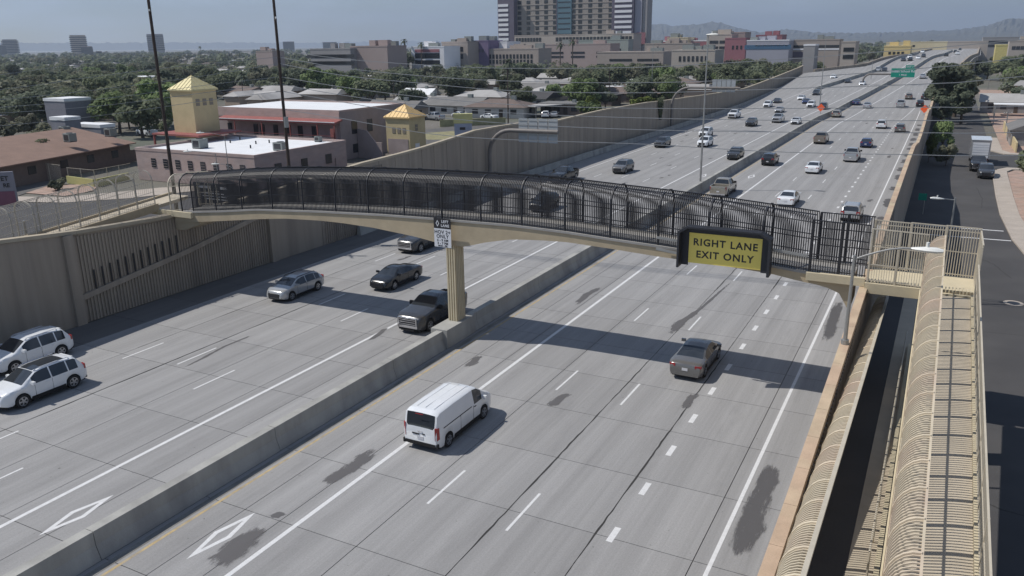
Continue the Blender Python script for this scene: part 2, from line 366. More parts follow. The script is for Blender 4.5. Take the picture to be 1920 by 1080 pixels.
def diamond(cx, cy, hl, hw, m=WHITE):
    mb = MB(); w = .105
    o = [(cx, cy-hl), (cx+hw, cy), (cx, cy+hl), (cx-hw, cy)]; s1 = 1-w*1.9/hw; s2 = 1-w*6.2/hl
    i = [(cx, cy-hl*s2), (cx+hw*s1, cy), (cx, cy+hl*s2), (cx-hw*s1, cy)]
    for k in range(4): q = (k+1) % 4; mb.add([(*o[k], .004), (*o[q], .004), (*i[q], .004), (*i[k], .004)], [(0, 1, 2, 3)])
    return mb.build('diamond_marking', m, freeway)
diamond(-21.88, 18.05, 1.68, .42); diamond(-28.04, 16.5, 1.6, .42); diamond(-21.75, 110, 1.9, .45); diamond(-27.75, 108, 1.9, .45)
# dark tar and rubber patches that keep a ragged shape of their own
STAIN = stain_material('tar_stain', (.12, .115, .117), .32, 1.5, (2.4, .6, 1)); STAIN2 = stain_material('shoulder_stain', (.095, .092, .095), .30, 1.2, (2.8, .4, 1))
def patch(px, m=STAIN, wob=.08, n=4, dz=.006):
    """px: centreline [(x, y, halfwidth)], alpha rises from the rim inwards"""
    mb = MB(); us = []
    px = [(a_, b_, c_*1.15) for a_, b_, c_ in px]; rng = random.Random(len(px)*7+int(px[0][0]*10)); c = []
    for i in range(len(px)-1):
        for t in range(n): q = t/n; c.append([lerp(px[i][k], px[i+1][k], q) for k in range(3)])
    c.append(list(px[-1]))
    for i, (x, y, w) in enumerate(c):
        e = min(i, len(c)-1-i)/(len(c)*.18); e = min(1, e); w *= 1+rng.uniform(-wob, wob)*2; x += rng.uniform(-wob, wob)*.4
        for k, u in ((-1, 0), (-.5, .75), (0, 1), (.5, .75), (1, 0)): mb.v.append((x+k*w, y, dz)); us.append(u*e)
    for i in range(len(c)-1):
        for k in range(4): a = i*5+k; mb.f.append((a, a+1, a+6, a+5))
    o = mb.build('tar_patch', m, freeway); uvl = o.data.uv_layers.new(name='UVMap')
    for lp in o.data.loops: uvl.data[lp.index].uv = (us[lp.vertex_index]*.44, 0)
    return o
def P2(lst): return [(G(x, y).x, G(x, y).y, w) for x, y, w in lst]
patch(P2([(600, 912, .45), (650, 882, .5), (710, 838, .45)])); patch(P2([(395, 1070, .6), (450, 1020, .65), (500, 985, .5)])); patch(P2([(508, 972, .3), (532, 960, .3)]))
patch(P2([(1075, 575, .3), (1100, 552, .35), (1130, 537, .3)])); patch(P2([(1255, 632, .3), (1275, 605, .45), (1310, 582, .15), (1390, 512, .1)])); patch(P2([(1280, 770, .25), (1305, 735, .3)]))
patch(P2([(1030, 765, .3), (1065, 735, .3)])); patch(P2([(870, 690, .25), (905, 665, .3)]), wob=.2); patch(P2([(140, 585, .1), (330, 690, .12)])[:0] or P2([(335, 695, .12), (420, 650, .15), (480, 625, .1)]))
patch(P2([(1380, 1075, .3), (1405, 985, .6), (1440, 900, .5), (1452, 862, .3)]), STAIN2); patch(P2([(1548, 650, .35), (1562, 600, .5), (1578, 560, .4)]), STAIN2)
patch(P2([(690, 640, .2), (730, 612, .25)])); patch(P2([(200, 560, .3), (260, 540, .3)]))
rr = random.Random(5)
y = 84
while y < 190:
    L = rr.uniform(3.5, 7); patch([(-4.3+rr.uniform(-.15, .15), y, .45), (-4.25, y+L/2, .6), (-4.3, y+L, .4)], STAIN2, .15, 6); y += L+rr.uniform(1.5, 5)
for i in range(26):
    X = rr.choice([-7.1, -10.7, -14.4, -18, -32, -35.4, -39, -42.7])+rr.uniform(-1, 1); yy = rr.uniform(45, 190); patch([(X, yy, .2), (X+.1, yy+rr.uniform(1, 4), .25)], STAIN, .2, 6)
# sealed, tarred joints running along the lanes
for X, y0, y1 in ((-9.5, 17, 64), (-13.15, 15, 80), (-37.95, 15, 62), (-41.6, 30, 60)):
    mb = MB(); r2 = random.Random(3); y = y0; w = .02
    while y < y1: x = X+r2.uniform(-.02, .02); w = min(.045, max(.010, w+r2.uniform(-.012, .012))); mb.v += [(x-w, y, .005), (x+w, y, .005)]; y += .45
    for i in range(len(mb.v)//2-1): mb.f.append((2*i, 2*i+1, 2*i+3, 2*i+2))
    mb.build('tar_seam', DARKJ, freeway)
# curb and gutter line next to the median barrier
MB().box(-24.3, -23.98, -30, 190, .004, .008).build('gutter_strip', mat('gutter', (.20, .195, .18), .95, var=.45, scale=1.2, stretch=(4, .6, 1), fine=.2), freeway)

# ------------------------------------------------------------------ median barrier
med = thing('median_barrier', 'long low concrete median barrier running between the two carriageways', 'barrier', (-25, 60, 0))
def barrier_seg(parent, y0, y1, xf, zf, h, wt, wb, m, name='barrier_panel'):
    mb = MB()
    for y in (y0, y1):
        x, z = xf(y), zf(y); mb.v += [(x-wb/2, y, z-.02), (x+wb/2, y, z-.02), (x+wt/2+.02, y, z+h*.5), (x+wt/2, y, z+h), (x-wt/2, y, z+h), (x-wt/2-.02, y, z+h*.5)]
    mb.f = [(i, (i+1) % 6, 6+(i+1) % 6, 6+i) for i in range(6)]+[(5, 4, 3, 2, 1, 0), (6, 7, 8, 9, 10, 11)]
    return mb.build(name, m, parent)
y = -12
while y < 600:
    s = 9 if y < 120 else 14
    if not (y <= 39.6 < y+s or False):
        barrier_seg(med, y+.012, y+s-.012, xm, zr, 1.08, .42, .85, CONC)
    else:
        barrier_seg(med, y+.012, 38.0, xm, zr, 1.08, .42, .85, CONC); barrier_seg(med, 41.3, y+s-.012, xm, zr, 1.08, .42, .85, CONC)
        MB().box(-25.62, -24.5, 38.01, 41.29, 0, 1.16).build('barrier_pedestal', CONC, med)
    y += s

# ------------------------------------------------------------------ sound wall on the left
lw = thing('sound_wall', 'tall tan sound wall along the left carriageway with a rising and falling top', 'wall', (-49, 60, 0))
LT = [(10, 7.2), (27, 6.45), (34, 5.78), (40.3, 5.6), (46, 5.5), (62.7, 6.5), (76, 6.55), (81, 6.8), (86.8, 7.2), (98, 7.0), (110, 6.3), (127, 6.5), (151, 6.2), (160, 5.9), (200, 5.0), (237, 4.2), (330, 5.5), (350, 6)]
def xw(Y): return interp([(0, -48.75), (66, -48.75), (78, -50.3), (360, -50.3)], Y)
def ltop(Y): return interp(LT, Y)+zr(Y)*.35
def wall_panel(parent, y0, y1, th=.3, m=TANW, name='wall_panel', dx=0, g=.02):
    x0, x1 = xw(y0)+dx, xw(y1)+dx; a, b = y0+g, y1-g
    return MB().add([(x0-th, a, -.05), (x0, a, -.05), (x1, b, -.05), (x1-th, b, -.05), (x0-th, a, ltop(y0)), (x0, a, ltop(y0)), (x1, b, ltop(y1)), (x1-th, b, ltop(y1))],
                    [(0, 3, 2, 1), (4, 5, 6, 7), (0, 1, 5, 4), (1, 2, 6, 5), (2, 3, 7, 6), (3, 0, 4, 7)]).build(name, m, parent)
def coping(parent, y0, y1, w=.5, h=.22, m=TANC):
    x0, x1 = xw(y0)-.15, xw(y1)-.15; z0, z1 = ltop(y0)+.003, ltop(y1)+.003; a, b = y0+.01, y1-.01
    return MB().add([(x0-w/2, a, z0), (x0+w/2, a, z0), (x1+w/2, b, z1), (x1-w/2, b, z1), (x0-w/2, a, z0+h), (x0+w/2, a, z0+h), (x1+w/2, b, z1+h), (x1-w/2, b, z1+h)],
                    [(0, 3, 2, 1), (4, 5, 6, 7), (0, 1, 5, 4), (1, 2, 6, 5), (2, 3, 7, 6), (3, 0, 4, 7)]).build('coping_block', m, parent)
for a, b in ((8, 24.6), (24.6, 31.3)): wall_panel(lw, a, b)                # smooth bays nearest the camera
wall_panel(lw, 31.3, 49.2, dx=-.12)                                       # ribbed feature bay with the climbing band
wall_panel(lw, 49.2, 55.5)
y = 55.5
while y < 335:
    s = 3.0; wall_panel(lw, y, y+s, g=.03); y += s
y = 8
while y < 335: coping(lw, y, y+6); y += 6
for yy in (24.6, 31.3, 49.2): MB().box(-48.95, -48.52, yy-.35, yy+.35, 0, ltop(yy)-.02).build('pilaster', TANW, lw)
def band_z(y): return interp([(31.6, 1.75), (40.2, 2.85), (49.0, 4.3)], y)
bmb = MB()
for a, b in zip([31.66+i*1.44 for i in range(12)], [31.66+(i+1)*1.44 for i in range(12)]):
    bmb.add([(-48.87, a, band_z(a)-.18), (-48.60, a, band_z(a)-.18), (-48.60, b, band_z(b)-.18), (-48.87, b, band_z(b)-.18), (-48.87, a, band_z(a)+.18), (-48.60, a, band_z(a)+.18), (-48.60, b, band_z(b)+.18), (-48.87, b, band_z(b)+.18)],
            [(0, 3, 2, 1), (4, 5, 6, 7), (0, 1, 5, 4), (1, 2, 6, 5), (2, 3, 7, 6), (3, 0, 4, 7)])
tag(bmb.build('climbing_band', TANW, lw), 'smooth diagonal band across the ribbed bay')
rb = MB(); y = 31.8
while y < 48.8:
    rb.box(-48.868, -48.79, y, y+.12, 0, ltop(y)-.15); y += .25
y = 55.9
while y < 65: rb.box(-48.748, -48.66, y, y+.13, 0, ltop(y)-.4); y += .3
y = 12.2
while y < 24: rb.box(-48.748, -48.66, y, y+.13, 0, 2.1); y += .3
tag(rb.build('rib', TANW, lw), 'fine upright ribs cast on the wall', kind='stuff')
for i in range(12):
    y = 32.78+i*.62; z = band_z(y); MB().box(-48.72, -48.675, y-.055, y+.055, z+.2, z+1.5).build('slot_recess', SIGNB, lw)
# low traffic barrier standing in front of the far part of the wall
lb = thing('shoulder_barrier', 'low concrete shoulder barrier at the foot of the far left sound wall', 'barrier', (-48.9, 150, 0))
y = 60
while y < 325: barrier_seg(lb, y+.01, y+8.99, lambda Y: interp([(60, -48.2), (78, -49.0), (400, -49.0)], Y), lambda Y: zr(Y)*.6, .85, .3, .5, CONC); y += 9
# drips of planting over the wall top
FOL_A = foliage_material('foliage_mid', (.195, .218, .130), (.125, .146, .090)); FOL_B = foliage_material('foliage_bright', (.21, .27, .115), (.15, .20, .09))
FOL_C = foliage_material('foliage_olive', (.225, .225, .155), (.165, .17, .115)); FOL_D = foliage_material('foliage_dark', (.145, .165, .112), (.10, .12, .082))
FOL_Y = foliage_material('foliage_yellowgreen', (.17, .20, .05), (.10, .13, .04)); BARK = mat('bark', (.09, .07, .055), .9, var=.3)

# ------------------------------------------------------------------ sound wall on the right
rw = thing('sound_wall', 'tan sound wall beside the ramps on the right with an orange capped top', 'wall', (-2.5, 60, 0))
RT = [(-5, 5.1), (20, 5.35), (30, 5.7), (42, 6.2), (60, 6.6), (80, 6.8), (92, 6.7), (100, 6.1), (106, 5.5), (118, 5.3), (130, 5.6), (140, 6.1), (152, 6.0), (160, 5.3), (170, 5.0), (200, 5.2), (228, 5.0)]
def rtop(Y): return interp(RT, Y)
def rbox(y0, y1, xa, xb, f0, f1, name, m, g=.015):
    a, b = y0+g, y1-g
    return MB().add([(xa, a, f0(y0)), (xb, a, f0(y0)), (xb, b, f0(y1)), (xa, b, f0(y1)), (xa, a, f1(y0)), (xb, a, f1(y0)), (xb, b, f1(y1)), (xa, b, f1(y1))],
                    [(0, 3, 2, 1), (4, 5, 6, 7), (0, 1, 5, 4), (1, 2, 6, 5), (2, 3, 7, 6), (3, 0, 4, 7)]).build(name, m, rw)
y = 2
while y < 228: rbox(y, y+4, -2.44, -2.20, lambda Y: -.05, lambda Y: rtop(Y)-.003, 'wall_panel', TANW); rbox(y, y+2, -2.50, -2.15, rtop, lambda Y: rtop(Y)+.25, 'coping_block', ORC, .008); rbox(y+2, y+4, -2.50, -2.15, rtop, lambda Y: rtop(Y)+.25, 'coping_block', ORC, .008); y += 4
rb = MB(); y = 2.2
while y < 60: rb.box(-2.198, -2.15, y, y+.14, 0, rtop(y)-.35); y += .32
tag(rb.build('rib', TANW, rw), 'fine upright ribs cast on the street side', kind='stuff')

# ------------------------------------------------------------------ viaduct in the distance
vd = thing('viaduct', 'distant elevated freeway viaduct with dark side walls rising beyond the trees', 'viaduct', (8, 420, 0))
def side_wall(xf, y0, y1, h, parent, name, m, ztop=1.0, th=.35, zb=0):
    y = y0
    while y < y1:
        b = min(y+10, y1); MB().add([(xf(y)-th, y, zb), (xf(y)+th, y, zb), (xf(b)+th, b-.03, zb), (xf(b)-th, b-.03, zb), (xf(y)-th, y, zr(y)+ztop), (xf(y)+th, y, zr(y)+ztop), (xf(b)+th, b-.03, zr(b)+ztop), (xf(b)-th, b-.03, zr(b)+ztop)],
                 [(0, 3, 2, 1), (4, 5, 6, 7), (0, 1, 5, 4), (1, 2, 6, 5), (2, 3, 7, 6), (3, 0, 4, 7)]).build(name, m, parent); y = b
side_wall(lambda Y: interp(XRE, Y)+.3, 231, 1100, 0, vd, 'parapet_panel', TANW)
side_wall(lambda Y: interp(XLE, Y)-.3, 335, 1100, 0, vd, 'parapet_panel', TANW)
sb = thing('ramp_barrier', 'dark low barrier splitting the far ramp from the oncoming lanes', 'barrier', (-33, 290, 3))
SBX = [(275, -36.5), (290, -33.5), (333, -25), (474, -18.5), (700, -12)]
y = 275
while y < 520: barrier_seg(sb, y, y+10, lambda Y: interp(SBX, Y), zr, 1.0, .5, .7, CONC); y += 10

# ------------------------------------------------------------------ footbridge
FB = thing('footbridge', 'arched concrete footbridge with dark caged railings spanning the freeway', 'footbridge', (-25, 41, 0))
YN, YF = 39.6, 42.35
TOPP = [(-50.5, 5.75), (-46.6, 6.12), (-43.5, 6.42), (-40.5, 6.78), (-35, 7.1), (-30, 7.3), (-26.5, 7.38), (-20.9, 7.46), (-17.5, 7.38), (-15, 7.25), (-12.5, 7.14), (-9, 6.95), (-4.9, 6.6), (-2.3, 6.5), (2.2, 6.45)]
BOTP = [(-50.5, 5.2), (-46.6, 5.45), (-43.6, 5.80), (-40.5, 6.19), (-38, 6.45), (-35, 6.58), (-33, 6.58), (-30.7, 6.5), (-27.5, 6.23), (-25.5, 5.95), (-24.1, 5.95), (-22.5, 6.4), (-20.9, 6.72), (-19, 6.85), (-17.5, 6.9), (-15, 6.80), (-12.3, 6.65), (-9, 6.55), (-6.5, 6.40), (-5.2, 6.2), (-4.2, 6.1), (-3.5, 5.92), (-3.0, 5.55), (-2.86, 5.0)]
def ftop(x): return interp(TOPP, x)
xs = [-48.5+i*(48.5-2.86)/90 for i in range(91)]
def gird(y0, y1, top, bot, name, m, x_list=xs):
    mb = MB()
    for x in x_list: mb.v += [(x, y0, bot(x)), (x, y1, bot(x)), (x, y1, top(x)), (x, y0, top(x))]
    for i in range(len(x_list)-1):
        for j in range(4): a = i*4+j; b = i*4+(j+1) % 4; mb.f.append((a, b, b+4, a+4))
    n = len(x_list)*4; mb.f += [(3, 2, 1, 0), (n-4, n-3, n-2, n-1)]
    return mb.build(name, m, FB)
gird(YN, YF, ftop, lambda x: min(interp(BOTP, x), ftop(x)-.25), 'girder', BRC)
DECKM = mat('deck_grey', (.30, .29, .275), .9, var=.12, scale=1)
gird(YN+.23, YF-.23, lambda x: ftop(x)+.03, lambda x: ftop(x)+.003, 'walkway', DECKM)
gird(YN-.06, YN+.22, lambda x: ftop(x)+.12, lambda x: ftop(x)+.003, 'deck_curb', DECKM)
gird(YF-.22, YF+.06, lambda x: ftop(x)+.12, lambda x: ftop(x)+.003, 'deck_curb', DECKM)
# fluted column
fl = []; hx_, hy_, nf = .33, .46, 7
for (ax, ay), (bx, by), n_ in (((-hx_, -hy_), (hx_, -hy_), 4), ((hx_, -hy_), (hx_, hy_), 5), ((hx_, hy_), (-hx_, hy_), 4), ((-hx_, hy_), (-hx_, -hy_), 5)):
    L_ = math.hypot(bx-ax, by-ay); nx, ny = (by-ay)/L_, -(bx-ax)/L_
    for i in range(n_):
        for t_, o_ in ((0, 0), (.55, 0), (.62, -.075), (.94, -.075)): u = (i+t_)/n_; fl.append((-25.07+lerp(ax, bx, u)+nx*o_, 40.13+lerp(ay, by, u)+ny*o_))
MB().prism(fl, 'z', 1.163, 6.3).build('column', CREAM, FB, False)
MB().prism([(-48.74, 4.7), (-47.9, 4.7), (-46.2, 5.3), (-46.2, 5.44), (-48.74, 5.44)], 'y', 39.75, 42.2).build('abutment', BRC, FB)
ends = MB(); ends.box(-4.9, -2.3, YN-.25, YN-.005, 6.36, 6.74); ends.build('curb_beam', CREAM, FB)
ends = MB(); ends.box(-2.28, 2.3, YN-.25, YF+.3, 6.2, 6.449); ends.build('end_landing', CREAM, FB)
ends = MB(); ends.box(-2.28, .12, YN-.45, YN-.255, 6.12, 6.60); ends.build('curb_beam', CREAM, FB)
ends = MB(); ends.box(-50.7, -46.6, YN-.22, YN-.005, 5.75, 6.14); ends.build('curb_beam', CREAM, FB)
# fences: pickets that stand upright, then bend in over the walkway
def picket_profile(H=2.62, bend=1.85, reach=.85, n=5):
    pr = [(0, 0), (0, bend)]
    for i in range(1, n+1):
        a = PI/2*i/n; pr.append((reach*(1-math.cos(a)), bend+(H-bend)*math.sin(a)))
    return pr
def fence_bay(parent, A, B, za, zb, inward, m, prof, spacing=.108, pw=.041, rails=(.12, 1.0, 1.85), post=True, name='picket_panel', rail_r=.03, postw=.085):
    """A,B: plan ends; za,zb: base heights; inward: unit vector across the walkway"""
    A, B = Vector((*A, 0)), Vector((*B, 0)); L = (B-A).length; n = max(1, round(L/spacing)); mb = MB(); inn = Vector((*inward, 0))
    for i in range(n):
        t = (i+.5)/n; b = A.lerp(B, t); z = lerp(za, zb, t)
        mb.tube([b+inn*o+Vector((0, 0, z+h)) for o, h in prof], pw/2*1.3, 4, caps=False)
    o = mb.build(name, m, parent); o['kind'] = 'stuff'
    for h in list(rails)+[None]:
        off, hh, rr_ = (prof[-1][0], prof[-1][1], rail_r*1.2) if h is None else (0, h, rail_r)
        MB().tube([A+inn*off+Vector((0, 0, za+hh)), B+inn*off+Vector((0, 0, zb+hh))], rr_, 4).build('rail', m, parent)
    if post: MB().tube([A+inn*o+Vector((0, 0, za+h+.02)) for o, h in prof], postw/2*1.3, 4).build('post', m, parent)
    return o
PR = picket_profile()
bays = [-46.6, -44.3, -41.8, -39.0, -36.3, -33.6, -31.0, -28.3, -25.6, -22.95, -20.3, -17.65, -15.0, -12.35, -9.75, -7.1, -4.8]
for a, b in zip(bays, bays[1:]):
    fence_bay(FB, (a, YN+.08), (b, YN+.08), ftop(a)+.1, ftop(b)+.1, (0, 1), FBLK, PR)
    fence_bay(FB, (a, YF-.08), (b, YF-.08), ftop(a)+.1, ftop(b)+.1, (0, -1), FBLK, PR)
for a, b in ((-48.9, -47.75), (-47.75, -46.6)):
    fence_bay(FB, (a, YN+.08), (b, YN+.08), ftop(a)+.1, ftop(b)+.1, (0, 1), FTAN if a < -48 else FBLK, PR, spacing=.14, pw=.018); fence_bay(FB, (a, YF-.08), (b, YF-.08), ftop(a)+.1, ftop(b)+.1, (0, -1), FTAN, PR, spacing=.14, pw=.018)
PS = [(0, 0), (0, 2.5)]
for a, b in ((-4.8, -3.5), (-3.5, -2.3)):
    fence_bay(FB, (a, YN+.02), (b, YN+.02), 6.75, 6.70, (0, 1), FBLK, PS, rails=(.1, .85, 1.7)); fence_bay(FB, (a, YF-.08), (b, YF-.08), 6.62, 6.6, (0, -1), FBLK, PS, rails=(.1, .85, 1.7))
fence_bay(FB, (-2.2, YN-.3), (-1.05, YN-.3), 6.62, 6.60, (0, 1), FTAN, PS, rails=(.1, .85, 1.7), pw=.022); fence_bay(FB, (-1.05, YN-.3), (.1, YN-.3), 6.60, 6.56, (0, 1), FTAN, PS, rails=(.1, .85, 1.7), pw=.022)
for a, b in ((-2.3, -.7), (-.7, .8), (.8, 2.25)): fence_bay(FB, (a, YF+.15), (b, YF+.15), 6.50, 6.47, (0, -1), FTAN, [(0, 0), (0, 2.4)], rails=(.1, 1.2, 2.2))
fence_bay(FB, (2.22, YF+.1), (2.22, YN-.2), 6.47, 6.47, (-1, 0), FTAN, [(0, 0), (0, 2.3)], rails=(.1, 1.2, 2.2))
# walkway grate seen through the bars at the right end
gr = MB(); x = -2.2
while x < 2.1: gr.box(x, x+.05, YN-.1, YN+.45, 6.452, 6.60); x += .14
gr.build('vent_block', CREAM, FB)['kind'] = 'stuff'

# ------------------------------------------------------------------ ramps on the right
RU = thing('access_ramp', 'upper caged access ramp on the right leading down from the footbridge', 'ramp', (1, 25, 0))
RL = thing('access_ramp', 'lower caged access ramp beside the right sound wall', 'ramp', (-1, 25, 0))
def zu(Y): return 6.44-(39.3-Y)*.0835
def zl(Y): return 2.05+(44-Y)*.0714
def slope_box(parent, x0, x1, y0, y1, zf, d0, d1, name, m):
    return MB().add([(x0, y0, zf(y0)+d0), (x1, y0, zf(y0)+d0), (x1, y1, zf(y1)+d0), (x0, y1, zf(y1)+d0), (x0, y0, zf(y0)+d1), (x1, y0, zf(y0)+d1), (x1, y1, zf(y1)+d1), (x0, y1, zf(y1)+d1)],
                    [(0, 3, 2, 1), (4, 5, 6, 7), (0, 1, 5, 4), (1, 2, 6, 5), (2, 3, 7, 6), (3, 0, 4, 7)]).build(name, m, parent)
FLOOR = mat('ramp_floor', (.46, .40, .31), .9, var=.12, scale=.8, fine=.06)
slope_box(RU, .16, 2.02, -2, 39.12, zu, -.35, 0, 'walkway', FLOOR)
slope_box(RU, .0, .155, -2, 39.12, zu, -.42, .16, 'side_curb', CREAM); slope_box(RU, 2.025, 2.2, -2, 39.12, zu, -.42, .14, 'side_curb', CREAM)
PC = [(0, 0), (0, 1.75)]+[(.64*(1-math.cos(PI/2*i/6)), 1.75+.85*math.sin(PI/2*i/6)) for i in range(1, 7)]
y = 3.0
while y < 38.5:
    b = min(y+1.22, 39.0); fence_bay(RU, (.08, y), (.08, b), zu(y)+.14, zu(b)+.14, (1, 0), FCAGE, PC, spacing=.122, pw=.036, rails=(.1, .95, 1.75), postw=.075, rail_r=.032)
    y += 1.22
y = 3.0
while y < 38.5:
    b = min(y+2.44, 39.0); fence_bay(RU, (2.13, y), (2.13, b), zu(y)+.12, zu(b)+.12, (-1, 0), FTAN, [(0, 0), (0, 1.45)], spacing=.122, pw=.022, rails=(.1, .8), postw=.07); y += 2.44
for yy in (6, 16, 26, 36): MB().box(.35, 1.85, yy-.3, yy+.3, -.05, zu(yy)-.36).build('pier', BRC, RU)
slope_box(RL, -1.95, -.83, -2, 72, lambda Y: max(zl(Y), .02), -.3, 0, 'walkway', ASPH); slope_box(RL, -.825, -.03, -2, 72, lambda Y: max(zl(Y), .02), -.3, .0, 'walkway_sunlit', FLOOR)  # one floor: the wall's shade painted as dark asphalt, sunlit strip left pale
slope_box(RL, -2.1, -1.955, -2, 44.3, zl, -.4, .15, 'side_curb', CREAM); slope_box(RL, -.16, -.025, -2, 44.3, zl, .003, .17, 'side_curb', CREAM)
y = 3.0
while y < 43.5:
    b = y+1.22; fence_bay(RL, (-2.02, y), (-2.02, b), zl(y)+.13, zl(b)+.13, (1, 0), FCAGE, PC, spacing=.122, pw=.036, rails=(.1, .95), postw=.075, rail_r=.035); y = b
slope_box(RL, -1.44, -1.33, 3, 43.26, zl, 2.70, 2.80, 'handrail_tube', FTAN)
rl = MB(); rl.tube([(-.3, 20, zl(20)+1.0), (-.3, 43.5, zl(43.5)+1.0)], .035, 6); 
for yy in [20+2.4*i for i in range(10)]: rl.tube([(-.3, yy, zl(yy)+.003), (-.3, yy, zl(yy)+1.0)], .03, 5)
rl.build('handrail', FTAN, RL)
# ------------------------------------------------------------------ ramp behind the left sound wall
LR = thing('access_ramp', 'pale caged ramp behind the left sound wall descending from the footbridge', 'ramp', (-50, 34, 0))
def zlr(Y): return 6.45-(39.4-Y)*.083
slope_box(LR, -51.9, -50.15, 8, 42.4, zlr, -.3, -.06, 'walkway', FLOOR); slope_box(LR, -50.14, -49.95, 8, 39.5, zlr, -.45, .1, 'side_curb', BRC); slope_box(LR, -52.1, -51.91, 8, 42.4, zlr, -.45, .1, 'side_curb', BRC)
PL = [(0, 0), (0, 1.7)]+[(.8*(1-math.cos(PI/2*i/5)), 1.7+.7*math.sin(PI/2*i/5)) for i in range(1, 6)]
y = 39.3
while y > 14:
    fence_bay(LR, (-50.05, y), (-50.05, y-1.5), zlr(y)+.1, zlr(y-1.5)+.1, (-1, 0), FGRY, PL, spacing=.17, pw=.012, rails=(.08, .9, 1.7), postw=.06, rail_r=.02)
    fence_bay(LR, (-52.0, y), (-52.0, y-1.5), zlr(y)+.1, zlr(y-1.5)+.1, (1, 0), FGRY, PL, spacing=.17, pw=.012, rails=(.08, .9, 1.7), postw=.06, rail_r=.02); y -= 1.5
for yy in (12, 20, 28, 36): MB().box(-51.7, -50.4, yy-.3, yy+.3, -.05, zlr(yy)-.31).build('pier', BRC, LR)

# ------------------------------------------------------------------ signs on the bridge
YS = 39.22
sg = thing('lane_sign', 'yellow RIGHT LANE EXIT ONLY sign in a dark hood on the footbridge rail', 'road sign', (-8.8, YS, 7.4))
MB().box(-10.58, -7.0, YS-.04, YS+.02, 6.64, 8.19).build('sign_panel', SIGNY, sg)
def yrot(o): o.rotation_euler = (PI/2, 0, 0)
t1 = text_obj('lettering', 'RIGHT LANE', .50, SIGNB, sg, (-8.78, YS-.045, 7.72), (PI/2, 0, 0), .003, extra=1.16, bold=.012); t2 = text_obj('lettering', 'EXIT ONLY', .50, SIGNB, sg, (-8.78, YS-.045, 7.10), (PI/2, 0, 0), .003, extra=1.16, bold=.012)
hood = MB(); d0, d1 = YS-.55, YS+.05
hood.prism([(-11.05, 6.45), (-10.95, 6.45), (-10.95, 8.22), (-10.55, 8.5), (-10.62, 8.58), (-11.05, 8.3)], 'y', d0, d1)
hood.prism([(-10.62, 8.581), (-10.55, 8.5), (-7.1, 8.5), (-7.0, 8.581)], 'y', d0, d1)
hood.prism([(-6.98, 8.581), (-7.06, 8.5), (-6.62, 8.22), (-6.62, 6.45), (-6.5, 6.45), (-6.5, 8.3)], 'y', d0, d1)
hood.build('hood', DKSTEEL, sg)
MB().box(-10.94, -10.59, YS-.02, YS+.01, 6.5, 8.45).build('back_plate', DKSTEEL, sg); MB().box(-6.99, -6.63, YS-.02, YS+.01, 6.5, 8.45).build('back_plate', DKSTEEL, sg); MB().box(-10.58, -7.0, YS-.015, YS+.012, 8.195, 8.495).build('back_plate', DKSTEEL, sg)
for p_, q_ in (((-12.3, YS+.05, 7.75), (-10.95, YS+.05, 7.65)), ((-12.3, YS+.05, 7.15), (-10.95, YS+.05, 7.0)), ((-6.5, YS+.1, 7.7), (-4.9, YS+.1, 7.55))): MB().bar(p_, q_, .09, .12).build('bracket', GALV, sg)
hv = thing('hov_sign', 'white and black LEFT LANE HOV 2+ ONLY sign fixed above the footbridge column', 'road sign', (-25.2, YS, 6.6))
MB().box(-25.88, -24.72, YS-.03, YS, 5.90, 7.02).build('sign_panel', SIGNW, hv); MB().box(-25.88, -24.72, YS-.034, YS, 7.022, 7.62).build('header_panel', SIGNB, hv)
for tx, z, s in (('HOV 2+', 6.80, .30), ('ONLY', 6.54, .30), ('6 - 9 AM', 6.31, .2), ('3 - 7 PM', 6.12, .2), ('MON - FRI', 5.97, .13)): text_obj('lettering', tx, s, SIGNB, hv, (-25.3, YS-.034, z), (PI/2, 0, 0), .002, extra=1.08, bold=.006)
text_obj('lettering', 'LEFT', .22, SIGNW, hv, (-25.1, YS-.039, 7.44), (PI/2, 0, 0), .002, extra=1.1, bold=.006); text_obj('lettering', 'LANE', .22, SIGNW, hv, (-25.1, YS-.039, 7.2), (PI/2, 0, 0), .002, extra=1.1, bold=.006)
dm = MB(); o4 = [(-25.62, 7.12), (-25.5, 7.32), (-25.62, 7.52), (-25.74, 7.32)]; i4 = [(-25.62, 7.2), (-25.55, 7.32), (-25.62, 7.44), (-25.69, 7.32)]
for k in range(4): q = (k+1) % 4; dm.add([(o4[k][0], YS-.037, o4[k][1]), (o4[q][0], YS-.037, o4[q][1]), (i4[q][0], YS-.037, i4[q][1]), (i4[k][0], YS-.037, i4[k][1])], [(0, 1, 2, 3)])
dm.build('diamond', SIGNW, hv)
# ------------------------------------------------------------------ side street on the right
st = MB(); st.add([(-2.4, -30, 0), (40, -30, 0), (40, 74, 0), (7.6, 75, 0), (6.75, 83, 0), (6.3, 95, 0), (6.35, 106, 0), (6.6, 122, 0), (6.7, 127, 0), (8.5, 131, 0), (30, 133, 0), (30, 143, 0), (9, 146, 0), (7.2, 150, 0), (7.4, 170, 0), (7.6, 260, 0), (8, 330, 0), (-2.4, 330, 0)],
        [tuple(range(18))])
street = structure(st.build('street', ASPH)); ORG[street.name] = Vector()
def flat(name, pts, z, m, parent=None, h=None):
    mb = MB(); n = len(pts)
    if h is None: mb.add([(x, y, z) for x, y in pts], [tuple(range(n))])
    else: mb.prism(pts, 'z', z-h, z)
    return mb.build(name, m, parent, fixn=h is not None)
kerbL = [(7.6, 75), (6.75, 83), (6.3, 95), (6.35, 106), (6.6, 122), (6.7, 127)]
sw = structure(MB().add([(0, 0, -5)]*3, [(0, 1, 2)]).build('sidewalk', SIDEW)); ORG[sw.name] = Vector()
